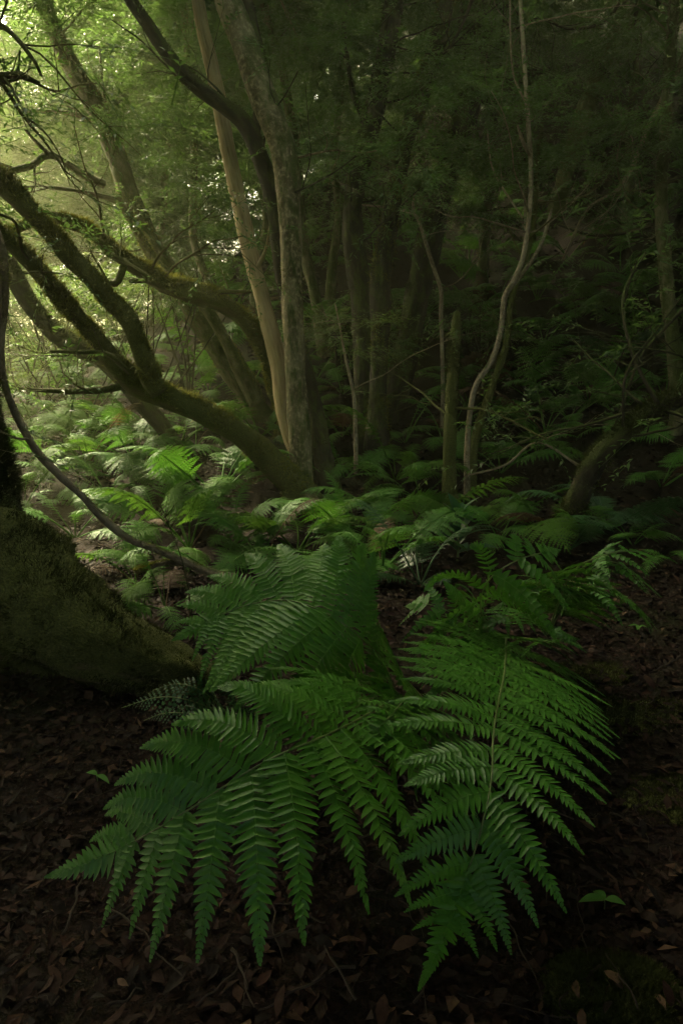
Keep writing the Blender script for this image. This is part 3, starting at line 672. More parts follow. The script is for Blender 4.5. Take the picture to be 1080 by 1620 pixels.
def build_background():
    C1 = [(0.45, -40, 0.4, 0.9, 0.5, 90), (0.6, 40, 0.2, 1.1, 0.6, 130), (0.8, 0, 0.3, 1.4, 0.7, 190), (1.0, 20, 0, 1.5, 0.8, 200)]
    C2 = [(0.5, 30, 0.2, 1.0, 0.5, 110), (0.7, -50, 0.3, 1.2, 0.6, 150), (0.9, 20, 0.3, 1.6, 0.8, 210)]
    C3 = [(0.55, 30, 0.2, 0.8, 0.4, 50), (0.8, -40, 0.3, 1.0, 0.5, 70), (1.0, 20, 0.3, 1.3, 0.7, 110)]
    G = 'trees of the wood behind'
    spec = [(150, 480, 20, -40, 'hazy thin trunk in the glow behind the mossy arching trunk', M_LEAF_OLIVE, M_BARK_GREY, C1),
            (95, 490, 12, 30, 'slim hazy trunk nearest the brightest glow', M_LEAF_OLIVE, M_BARK_GREY, C2),
            (250, 500, 13, 40, 'thin trunk just behind the grey-green leaning tree', M_LEAF, M_BARK_GREY, C1),
            (330, 560, 14, -60, 'slender trunk seen between the grey-green tree and the pale dead stem', M_LEAF, M_BARK_GREY, C2),
            (515, 560, 20, -120, 'dim trunk leaning left, just to the right of the main trunk', M_LEAF, M_BARK_GREY, C1),
            (520, 500, 15, 40, 'thin dim trunk far behind the main trunk', M_LEAF, M_BARK_GREY, C2),
            (760, 480, 18, 60, 'dark thin trunk behind the slender pale sapling', M_LEAF, M_BARK_DARK, C3),
            (840, 420, 16, -30, 'dim trunk up the bank behind the kinked sapling', M_LEAF, M_BARK_DARK, C3),
            (985, 380, 16, 30, 'dim trunk up the bank near the right edge', M_LEAF, M_BARK_DARK, C3),
            (400, 520, 13, 30, 'thin trunk behind the pale dead stem', M_LEAF, M_BARK_GREY, C1)]
    for k, (px, py, w, tl, lab, lm, bm, cr) in enumerate(spec):
        simple_tree(px, py, w, tl, lab, 60+k, lm, bm, cr, G)
    # shrubs: leafy, many-stemmed, low
    def shrub(px, py, rx, rz, n, label, seed, leafmat=M_LEAF, leaf=0.05, lift=0.6, d=None, group='leafy shrubs'):
        rng = np.random.default_rng(seed); g, t = on_ground(px, py)
        if d: g = at(px, py, d)
        root = thing('shrub', label, 'shrub', g, 0, group)
        mb = MB(); tops = []
        for k in range(6):
            e = np.array([rng.normal(0, rx*0.6), rng.normal(0, rx*0.5), lift+rz*rng.uniform(-0.3, 0.7)])
            P = np.array([[0, 0, -0.1, 0.012], [*(e*0.4+rng.normal(0, 0.08, 3)), 0.010], [*e, 0.004]]); P[1, 2] = abs(P[1, 2])
            m2 = MB(); C = catmull(P, 14); tube(m2, C[:, :3], C[:, 3], 5, 0.1, 9, k)
            link('stem', m2.mesh('stem', M_BARK_DARK), root)
        crown_blob(mb, np.array([0, 0, lift]), (rx, rx*0.8, rz), rng, n, leaf=leaf, length=leaf*6, hollow=0.1)
        link('foliage', mb.mesh('foliage', leafmat, False), root)
    S = [(70, 640, 0.9, 0.45, 190, 'low shrub of small leaves behind the left ferns', M_LEAF_OLIVE),
         (150, 560, 1.0, 0.5, 200, 'small-leaved shrub behind the dark slanting trunk', M_LEAF_OLIVE),
         (40, 560, 1.0, 0.6, 200, 'small-leaved shrub at the left edge under the mossy stems', M_LEAF),
         (230, 520, 0.9, 0.6, 190, 'leafy shrub seen between the fanning mossy stems', M_LEAF),
         (330, 470, 1.0, 0.8, 230, 'tall leafy shrub in front of the haze, left of the pale dead stem', M_LEAF),
         (250, 480, 1.1, 0.9, 230, 'tall leafy shrub behind the grey-green leaning tree', M_LEAF),
         (90, 520, 1.2, 0.9, 230, 'glowing leafy shrub in the brightest haze', M_LEAF_OLIVE),
         (520, 420, 1.0, 0.8, 230, 'leafy shrub just right of the main trunk', M_LEAF),
         (650, 560, 0.8, 0.6, 170, 'leafy shrub in front of the slanting dark trunk', M_LEAF),
         (540, 590, 0.5, 0.3, 70, 'small olive shrub at the foot of the dark trunks', M_LEAF_OLIVE),
         (780, 380, 1.0, 0.5, 120, 'dark leafy shrub behind the kinked sapling', M_LEAF),
         (760, 560, 0.7, 0.5, 140, 'dark leafy shrub behind the broken trunk', M_LEAF),
         (940, 330, 1.0, 0.5, 110, 'dark leafy shrub up the bank at the right', M_LEAF),
         (1040, 420, 0.8, 0.4, 90, 'dark leafy shrub beside the blotched narrow trunk', M_LEAF),
         (860, 250, 1.2, 0.6, 120, 'leafy shrub high on the bank under the mossy slanting trunk', M_LEAF),
         (680, 330, 0.9, 0.7, 190, 'leafy shrub behind the bent pale stem', M_LEAF),
         (440, 420, 1.0, 0.8, 200, 'leafy shrub half hidden by the main trunk', M_LEAF),
         (600, 640, 0.5, 0.3, 80, 'low leafy shrub between the dark trunks and the mid ferns', M_LEAF)]
    for k, (px, py, rx, rz, n, lab, lm) in enumerate(S):
        shrub(px, py, rx, rz, n, lab, 200+k, lm)
    for k, (px, py, lab) in enumerate([(40, 650, 'airy small-leaved bush standing over the ferns at the left edge'), (130, 665, 'airy small-leaved bush standing over the pale ferns of the left bed'),
                                       (225, 660, 'airy small-leaved bush just behind the dark slanting trunk'), (300, 640, 'airy small-leaved bush between the mossy stems and the grey-green tree'), (90, 615, 'airy bush in the haze behind the left ferns'),
                                       (190, 610, 'airy bush in the haze behind the fork of the mossy stems')]):
        shrub(px, py, 0.95, 0.30, 170, lab, 260+k, M_LEAF_OLIVE if k % 2 else M_LEAF, leaf=0.045, lift=1.5)

    # far wood: one mass of leaves that closes the view; an unseen canopy added to shape the light
    rng = np.random.default_rng(77); mb = MB()
    for k in range(420):
        x = rng.uniform(-26, 22); y = rng.uniform(17, 33)
        z = ground_z(x, y)+rng.uniform(0.3, 9.5)*(1 if x < 2 else 0.8)
        crown_blob(mb, (x, y, z), (2.0, 1.6, 1.1), rng, 80, leaf=0.16 if x > -1 else 0.22, length=0.9, n=10, droop=0.35)
    for k in range(150):                                   # low growth closing the slope at the left
        x = rng.uniform(-20, 1.0); y = rng.uniform(16, 25)
        crown_blob(mb, (x, y, ground_z(x, y)+rng.uniform(0.0, 3.2)), (1.6, 1.3, 0.8), rng, 70, leaf=0.15, length=0.7, n=10)
    for k in range(70):
        x = rng.uniform(-9, -1.0); y = rng.uniform(18, 26)
        crown_blob(mb, (x, y, ground_z(x, y)+rng.uniform(1.5, 7)), (1.6, 1.3, 0.8), rng, 70, leaf=0.17, length=0.7, n=10)
    for px in range(-20, 430, 26):
        for py in range(300, 520, 44):
            d = rng.uniform(17.5, 22)
            crown_blob(mb, at(px+rng.uniform(-14, 14), py+rng.uniform(-22, 22), d), (0.75, 0.6, 0.5), rng, 44, leaf=0.11, length=0.5, n=10)
    for px in range(-60, 200, 30):
        for py in range(-60, 130, 40):
            crown_blob(mb, at(px+rng.uniform(-14, 14), py+rng.uniform(-20, 20), rng.uniform(14, 18)), (0.7, 0.6, 0.4), rng, 40, leaf=0.10, length=0.5, n=10)
    for k in range(150):                                   # unseen leaves behind the camera and beside it, added to block side light
        a = rng.uniform(math.radians(150), math.radians(390)); r = rng.uniform(7, 13)
        x, y = r*math.cos(a)+0.5, r*math.sin(a)+3
        crown_blob(mb, (x, y, ground_z(x, y)+rng.uniform(0.6, 6.5)), (1.8, 1.8, 1.0), rng, 40, leaf=0.22, length=0.9, n=9, wid=0.45)
    tag(link('far_foliage', mb.mesh('far_foliage', M_LEAF, False)), 'dim mass of leaves closing the wood beyond the trees, plus unseen leaves added around camera', 'foliage', kind='stuff')
    mb = MB(); cnt = 0
    while cnt < 900:
        x = rng.uniform(-20, 22); y = rng.uniform(-12, 26); h = rng.uniform(5.6, 9.0)
        z = max(h, ground_z(x, y)+4.5)
        p = np.array([x, y, z])
        # crowns are left out where sky or sun should reach ferns, trunks and mist
        if np.hypot((x-GAP[0])/GAP[2], (y-GAP[1])/GAP[3]) < 1: continue
        while True:                                        # boughs hang above the view, not into it
            q = p-CAM; dist = np.linalg.norm(q)
            if q@FWD < 0.5 or dist > 12 or (q@UP)/(q@FWD) > 0.75+2.4/dist: break
            p[2] += 0.5
        s = p-SUN_DIR*(p[2]-2.5)/SUN_DIR[2]
        if np.hypot((s[0]+7.4)/5.2, (s[1]-11.2)/5.6) < 1: continue
        if np.hypot((s[0]+9.0)/3.6, (s[1]-8.0)/3.6) < 1: continue
        if np.hypot((s[0]+1.4)/2.9, (s[1]-6.7)/2.3) < 1: continue
        if np.hypot((s[0]+4.6)/2.8, (s[1]-5.8)/2.3) < 1: continue
        crown_blob(mb, p, (1.8, 1.8, 0.7), rng, 60, leaf=0.30, length=1.0, n=9, wid=0.5)
        cnt += 1
    for k in range(110):                                    # unseen low leaves over the camera, added to darken the near ground
        p = (rng.uniform(-5, 5), rng.uniform(-4, 1.6), rng.uniform(5.2, 7.0))
        crown_blob(mb, p, (1.4, 1.4, 0.5), rng, 60, leaf=0.28, length=0.9, n=9, wid=0.5)
    for k in range(26):                                    # added leaves that keep the sun off the great ferns
        p = np.array([rng.uniform(-1.3, 1.2), rng.uniform(1.6, 3.0), 0.5])+SUN_DIR*rng.uniform(9, 13)
        crown_blob(mb, p, (0.9, 0.9, 0.5), rng, 50, leaf=0.28, length=0.9, n=9, wid=0.5)
    tag(link('shading_canopy', mb.mesh('shading_canopy', M_LEAF, False)), 'unseen roof of leaves overhead, added with openings to shape the light', 'foliage', kind='stuff')
GAP = (-0.1, 4.6, 3.5, 3.0)          # centre and half widths of the gap shaped to let skylight onto the ferns
build_background()

def build_haze():
    x0, x1, y0, y1, z0, z1 = -72, 72, -27, 112, -6, 44
    V = [(x, y, z) for z in (z0, z1) for y in (y0, y1) for x in (x0, x1)]
    Q = [(0, 2, 3, 1), (4, 5, 7, 6), (0, 1, 5, 4), (2, 6, 7, 3), (0, 4, 6, 2), (1, 3, 7, 5)]
    m, nt, out = nodes_of("haze")
    pv = nt.nodes.new('ShaderNodeVolumePrincipled')
    pv.inputs['Color'].default_value = (0.88, 0.95, 0.48, 1); pv.inputs['Density'].default_value = HAZE_DENSITY
    pv.inputs['Anisotropy'].default_value = 0.55
    nt.links.new(pv.outputs[0], out.inputs['Volume'])
    tag(link('haze', mk_mesh('haze', np.array(V, float), None, Q, m, None, False)), 'thin morning mist filling the wood', 'haze', kind='stuff')
build_haze()
# ------------------------------------------------------------------ ferns
def pinna_geo(mb, P, Nn, W, npair, rng, var=0.5, detail=True, slant=0.24, wprof=None, taper=0.85):
    """one leaflet: a midrib P (n x 3) with pairs of pinnules standing off it in the plane square to Nn"""
    n = len(P); T = norm(np.gradient(P, axis=0)); Nn = norm(Nn-T*(Nn*T).sum(-1, keepdims=True)); S = np.cross(T, Nn)
    Lt = np.linalg.norm(np.diff(P, axis=0), axis=1).sum()
    x_ = (np.arange(npair)+0.35)/npair; u = 1-(1-x_)**1.32
    fi = u*(n-1); i = np.minimum(fi.astype(int), n-2); f = (fi-i)[:, None]
    def lerp(A): return A[i]*(1-f)+A[i+1]*f
    O, t, nn, s = lerp(P), norm(lerp(T)), norm(lerp(Nn)), norm(lerp(S))
    prof = (np.minimum(1, 0.62+u*3.0)*(1-u**1.25)**taper) if wprof is None else wprof(u)
    for side in (1, -1):
        L = W*prof*rng.uniform(0.9, 1.08, npair)*(1.0 if side > 0 else 0.97)+Lt*0.012
        sl = slant+0.70*u**2.2
        d = norm(s*side*np.cos(sl)[:, None]+t*np.sin(sl)[:, None]+rng.normal(0, 0.035, (npair, 3)))
        sag = rng.uniform(0.02, 0.16, npair)[:, None]
        wb = Lt/npair*0.56*1.32*(1-x_)**0.32*rng.uniform(0.92, 1.08, npair)
        L = np.where(rng.uniform(0, 1, npair) < 0.025, L*rng.uniform(0.3, 0.7, npair), L)      # torn or stunted ones
        b = norm(np.cross(nn, d)+nn*rng.normal(0, 0.16, (npair, 1)))*side*-1.0                 # across the pinnule, towards the tip of the midrib
        b = np.where((b*t).sum(-1, keepdims=True) < 0, -b, b)
        vv = np.clip(var+rng.normal(0, 0.10, npair), 0, 1)
        if detail:
            st = np.array([0.0, 0.30, 0.62, 0.86]); wd = np.array([0.94, 1.0, 0.72, 0.36])
            rows = []
            for a_, w_ in zip(st, wd):
                c = O+d*(L*a_)[:, None]-nn*(L[:, None]*sag*a_*a_)+b*(wb*0.25*a_*a_)[:, None]
                h = (wb*w_)[:, None]
                rows += [c-b*h*0.80+nn*h*0.04, c-nn*h*0.22, c+b*h*0.90+nn*h*0.22]
            tip = O+d*L[:, None]-nn*(L[:, None]*sag)+b*(wb*0.42)[:, None]
            V = np.stack(rows+[tip], 1)                      # 13 per pinnule
            k = np.arange(npair)[:, None]*13
            q = []
            for r in range(3):
                a0 = r*3
                q += [[a0, a0+1, a0+4, a0+3], [a0+1, a0+2, a0+5, a0+4]]
            tr = [[9, 10, 12], [10, 11, 12]]
            Q = np.concatenate([k+np.array([x]) for x in q]); Tt = np.concatenate([k+np.array([x]) for x in tr])
            mb.add(V.reshape(-1, 3), Tt, Q, var=np.repeat(vv, 13))
        else:
            c = O+d*(L*0.45)[:, None]-nn*(L[:, None]*sag*0.2)
            tip = O+d*L[:, None]-nn*(L[:, None]*sag)
            V = np.stack([O-b*wb[:, None]*0.7, O+b*wb[:, None]*0.7, c+b*wb[:, None]*0.8, tip, c-b*wb[:, None]*0.7], 1)
            k = np.arange(npair)[:, None]*5
            mb.add(V.reshape(-1, 3), k+np.array([[2, 3, 4]]), k+np.array([[0, 1, 2, 4]]), var=np.repeat(vv, 5))
    # the midrib, slightly raised
    w = np.linspace(1, 0.25, n)[:, None]*max(0.0011, Lt*0.0055)
    V = np.concatenate([P-S*w+Nn*0.0004, P+Nn*w*1.1+Nn*0.0004, P+S*w+Nn*0.0004]); a = np.arange(n-1)
    Q = np.concatenate([np.stack([a, a+n, a+n+1, a+1], -1), np.stack([a+n, a+2*n, a+2*n+1, a+n+1], -1)])
    mb.add(V, None, Q, var=np.full(3*n, 0.85))

def frond_layout(R, hint, npin, stipe, Lmax, rng, droop=0.35, rise=0.0, shape='broad', swing=0.18, full=2.3):
    """R: rachis (n x 3).  Yields (polyline, normal, length, u, side) for every pinna"""
    n = len(R); T = norm(np.gradient(R, axis=0)); H = np.broadcast_to(np.asarray(hint, float), T.shape)
    Nn = norm(H-T*(H*T).sum(-1, keepdims=True)); S = np.cross(T, Nn)
    us = (np.arange(npin)+0.5)/npin; pos = stipe+(1-stipe)*us**0.92*0.975
    out = []
    for k in range(npin):
        u = us[k]
        for side in (1, -1):
            fi = np.clip((pos[k]+side*0.003+rng.normal(0, 0.003))*(n-1), 0, n-1.001); i = int(fi); f = fi-i
            p = R[i]*(1-f)+R[i+1]*f; t = norm(T[i]*(1-f)+T[i+1]*f); nn = norm(Nn[i]*(1-f)+Nn[i+1]*f); s = np.cross(t, nn)
            if shape == 'broad': pl = (0.82+0.9*u if u < 0.2 else 1.0)*(1-u**full)**0.95
            else: pl = min(1, 0.35+u*2.6)*(1-max(0, (u-0.3)/0.7)**1.7)**0.9
            L = Lmax*max(pl, 0.07)*rng.uniform(0.94, 1.06)
            a = swing+0.75*u**1.6+rng.normal(0, 0.05)
            d = norm(s*side*math.cos(a)+t*math.sin(a)+nn*(rise+rng.normal(0, 0.05)))
            m = 12; q = np.linspace(0, 1, m)[:, None]
            dr = droop*rng.uniform(0.8, 1.25)
            P = p+d*L*q*(1-0.18*dr*q*q)+np.array([0, 0, -1.0])*L*dr*q**2.0+t*L*0.10*q*q*rng.uniform(0.3, 1.2)
            out.append((P, nn, L, u, side))
    return out, T, Nn

def stalk_mesh(R, r0, r1, base):
    mb = MB(); tube(mb, R, np.linspace(r0, r1, len(R)), 6, 0.05, 20, 1)
    mb.A['var'] = [np.full(mb.n, 0.6)]; mb.A.pop('bk')
    return mb.mesh('frond', M_STALK, True, base)

def hero_frond(root, base, ctrl, hint, npin=14, stipe=0.25, Lmax=0.34, wr=0.21, droop=0.4, rise=0.1, pairs=20, seed=1, mat=None, var=0.5, shape='broad', swing=0.18, label=None, full=2.8):
    rng = np.random.default_rng(seed)
    R = catmull(np.array(ctrl, float), 70)
    lay, T, Nn = frond_layout(R, hint, npin, stipe, Lmax, rng, droop, rise, shape, swing, full)
    fr = link('frond', stalk_mesh(R, 0.0065, 0.0012, base), root)
    if label: fr['label'] = label
    k0 = int(len(R)*0.88); mb = MB()
    Lt = np.linalg.norm(np.diff(R[k0:], axis=0), axis=1).sum()
    pinna_geo(mb, R[k0:]+Nn[k0:]*0.002, Nn[k0:], Lmax*0.17, max(9, int(Lt/0.0135)), rng, var, detail=True, slant=0.45, wprof=lambda u_: (1-u_)**0.85)
    link('pinna', mb.mesh('pinna', mat or M_FERN_NEAR, True, base), fr)
    for (P, nn, L, u, side) in lay:
        if u > 0.92: continue
        mb = MB(); W = min(L*wr, Lmax*wr*0.95)
        np_ = max(6, int(pairs*(L/Lmax)**0.6))
        pinna_geo(mb, P, nn, W, np_, rng, var+rng.normal(0, 0.08), detail=L > 0.05)
        link('pinna', mb.mesh('pinna', mat or M_FERN_NEAR, True, base), fr)
    return fr

def Z(*pts): return [at_z(*p) for p in pts]

def build_hero_ferns():
    TOC = lambda p: norm(CAM-np.asarray(p))
    up = np.array([0, 0, 1.0])
    # --- fern 1: three arching fronds to the left of centre
    b, _ = on_ground(668, 1098); b = b-up*0.02
    f = thing('fern', 'great fern whose two long fronds sweep left across the middle of the picture', 'fern', b, 0, 'great ferns in the clearing')
    A = [b]+Z((625, 1058, .30), (587, 1024, .47), (540, 985, .58), (500, 963, .62), (455, 950, .63), (400, 955, .61), (345, 975, .57), (272, 1014, .50))
    hero_frond(f, b, A, up*0.75+np.array([0, -0.66, 0]), 18, 0.19, 0.47, 0.23, 0.28, 0.16, 29, 1, var=0.68, swing=0.10, full=3.2)
    B = [b]+Z((618, 1112, .34), (560, 1142, .47), (500, 1170, .53), (440, 1195, .55), (380, 1228, .53), (300, 1280, .47), (215, 1330, .38), (140, 1365, .31), (72, 1388, .26))
    hero_frond(f, b, B, up*0.72+np.array([0.0, -0.70, 0]), 21, 0.17, 0.43, 0.245, 0.38, 0.18, 30, 2, var=0.6, swing=0.06, full=3.0)
    X = [b]+Z((640, 1110, .32), (622, 1128, .45), (604, 1146, .47), (580, 1165, .44), (555, 1180, .40))
    hero_frond(f, b, X, up*0.7+np.array([0, -0.7, 0]), 6, 0.35, 0.27, 0.21, 0.3, 0.15, 17, 3, var=0.5, swing=0.3)
    X2 = [b]+Z((660, 1060, .32), (650, 1030, .45), (630, 1005, .52), (600, 990, .55))
    # --- fern 2: the big frond that comes down to the right
    b, _ = on_ground(800, 1003); b = b-up*0.02
    f = thing('fern', 'great fern with one broad frond hanging towards the bottom right', 'fern', b, 0, 'great ferns in the clearing')
    C = [b]+Z((800, 1020, .34), (797, 1065, .50), (788, 1110, .56), (780, 1160, .59), (776, 1240, .58), (757, 1325, .51), (725, 1420, .38), (695, 1495, .25), (662, 1566, .12))
    hero_frond(f, b, C, up*0.85+np.array([0.1, -0.5, 0]), 29, 0.23, 0.36, 0.235, 0.18, 0.08, 30, 4, var=0.45, swing=0.04, full=3.0)
    D = [b]+Z((768, 985, .36), (760, 950, .55), (775, 915, .68), (810, 890, .74), (850, 876, .74), (885, 870, .70))
    hero_frond(f, b, D, up*0.55+np.array([-0.1, -0.85, 0]), 13, 0.24, 0.38, 0.19, 0.5, 0.05, 19, 5, var=0.2)
    D2 = [b]+Z((770, 1000, .30), (735, 985, .45), (705, 965, .52), (670, 955, .52), (640, 960, .46))
    hero_frond(f, b, D2, up*0.6+np.array([0, -0.8, 0]), 13, 0.22, 0.36, 0.19, 0.35, 0.05, 19, 6, var=0.2)
    D3 = [b]+Z((745, 1040, .36), (715, 1070, .46), (690, 1092, .48), (665, 1108, .44))
    hero_frond(f, b, D3, up*0.8+np.array([0, -0.6, 0]), 8, 0.38, 0.27, 0.21, 0.3, 0.12, 17, 7, var=0.4)
    D4 = [b]+Z((830, 1010, .36), (862, 1015, .46), (890, 1005, .48), (915, 1012, .42))
    hero_frond(f, b, D4, up*0.85+np.array([0, -0.5, 0]), 9, 0.3, 0.24, 0.21, 0.35, 0.1, 17, 8, var=0.3)
    # --- fern 3: the long flat fronds at the right
    b, _ = on_ground(866, 1002); b = b-up*0.02
    f = thing('fern', 'fern with long flat fronds reaching over bare litter to the right', 'fern', b, 0, 'great ferns in the clearing')
    for k, (ct, L, dr) in enumerate([(((885, 965, .30), (905, 935, .50), (940, 925, .55), (975, 935, .50), (1010, 965, .38), (1028, 1002, .25)), .17, .3),
                                     (((885, 960, .34), (905, 915, .60), (940, 890, .70), (985, 895, .68), (1045, 945, .52)), .17, .3),
                                     (((885, 960, .32), (890, 930, .52), (865, 925, .60), (815, 945, .55), (760, 975, .44)), .16, .25),
                                     (((880, 960, .36), (905, 905, .64), (950, 880, .74), (1000, 872, .74), (1040, 885, .66)), .15, .25),
                                     (((850, 980, .30), (825, 970, .42), (790, 980, .44), (745, 1000, .38)), .16, .3)]):
        hero_frond(f, b, [b]+Z(*ct), up*0.95+np.array([0, -0.3, 0]), 15, 0.28, L*1.35, 0.20, dr, 0.02, 14, 20+k, var=0.15)
    # --- fern 4: the dark simple-fronded fern in the shade at the left
    b, _ = on_ground(392, 1150); b = b-up*0.02
    f = thing('fern', 'small blue-green fern with narrow fronds in deep shade by the mossy root', 'fern', b)
    for k, (ct, W) in enumerate([(((345, 1128, .20), (300, 1108, .30), (250, 1103, .30), (192, 1120, .22)), .085), (((350, 1120, .22), (318, 1092, .33), (280, 1082, .34), (242, 1092, .30)), .08),
                                 (((372, 1110, .24), (352, 1080, .33), (330, 1068, .36)), .07), (((385, 1120, .22), (370, 1085, .32), (352, 1072, .34), (338, 1082, .30)), .06),
                                 (((350, 1140, .16), (310, 1130, .22), (262, 1128, .20), (228, 1140, .14)), .07)]):
        rng = np.random.default_rng(40+k); R = catmull(np.array([b]+Z(*ct)), 40)
        fr = link('frond', stalk_mesh(R, 0.004, 0.001, b), f); mb = MB()
        lay, T, Nn = frond_layout(R, up*0.8+np.array([0, -0.6, 0]), 26, 0.2, W, rng, 0.25, 0.05, 'narrow')
        for (P, nn, L, u, side) in lay:
            q = MB(); pinna_geo(q, P[::3], nn, L*0.13, 4, rng, 0.4, detail=False, slant=0.9, wprof=lambda u_: np.ones_like(u_))
            mb.add(np.concatenate(q.V), np.concatenate(q.T), np.concatenate(q.Q), var=np.concatenate(q.A['var']))
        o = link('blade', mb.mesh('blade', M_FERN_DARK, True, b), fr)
build_hero_ferns()

# shared fronds for the ferns farther off
def far_frond(seed, arch, narrow=False, pairs=20, npp=13):
    rng = np.random.default_rng(seed); t = np.linspace(0, 1, 40)
    x = t*(1-0.10*t*t); z = arch[0]*t-arch[1]*t**2.2; y = 0.06*np.sin(t*2.5)*rng.normal(0, 1)
    R = np.stack([x, y, z], -1); mb = MB()
    lay, T, Nn = frond_layout(R, (0, 0, 1), pairs, 0.24, 0.17 if narrow else 0.27, rng, 0.32, 0.05, 'narrow' if narrow else 'broad', 0.22)
    for (P, nn, L, u, side) in lay:
        pinna_geo(mb, P[::2], nn, L*(0.13 if narrow else 0.15), max(4, int(npp*(L/0.3)**0.5)), rng, 0.45+0.25*u, detail=False)
    tube(mb, R, np.linspace(0.010, 0.002, len(R)), 4, 0, 1, 0, cap=False)
    bk = mb.A.pop('bk'); mb.A['var'].append(np.full(len(bk[0]), 0.7))
    return mb
FRONDS = {}
for mname, M in (('g', M_FERN), ('p', M_FERN_PALE), ('d', M_FERN_DARK)):
    FRONDS[mname] = []
for k, (arch, nar) in enumerate([((0.75, 0.62), False), ((0.95, 0.95), False), ((0.55, 0.50), False), ((1.1, 0.85), False), ((0.8, 0.8), True), ((1.3, 0.7), True), ((0.45, 0.62), False)]):
    mb = far_frond(300+k, arch, nar)
    for mname, M in (('g', M_FERN), ('p', M_FERN_PALE), ('d', M_FERN_DARK), ('x', M_FERN_DEAD)):
        FRONDS.setdefault(mname, []).append(mb.mesh('frond', M))

def far_fern(px, py, size, label, seed, kind='g', n=7, group=None, pos=None, spread=None, face=None, up_=0.0):
    rng = np.random.default_rng(seed)
    g = on_ground(px, py)[0] if pos is None else np.asarray(pos, float)
    t = float(np.dot(g-CAM, FWD)); s = size/FOC*t           # size: frond length in photo pixels
    root = thing('fern', label, 'fern', (g[0], g[1], g[2]-0.02), 0, group)
    a0 = rng.uniform(0, 6.28)
    for k in range(n):
        if face is None: a = a0+k*6.283/n+rng.normal(0, 0.25)
        else: a = math.radians(face)+(k-(n-1)/2)*math.radians(spread or 150)/max(1, n-1)+rng.normal(0, 0.12)
        kd = 'x' if rng.uniform() < 0.07 else kind
        o = link('frond', FRONDS[kd][int(rng.integers(len(FRONDS[kd])))], root)
        o.rotation_euler = (rng.normal(0, 0.3), -rng.uniform(-0.25, 0.45)-up_, a)
        q = 1.45*s*rng.uniform(0.5, 1.2); o.scale = (q, q*rng.uniform(0.85, 1.2), q)
    return root

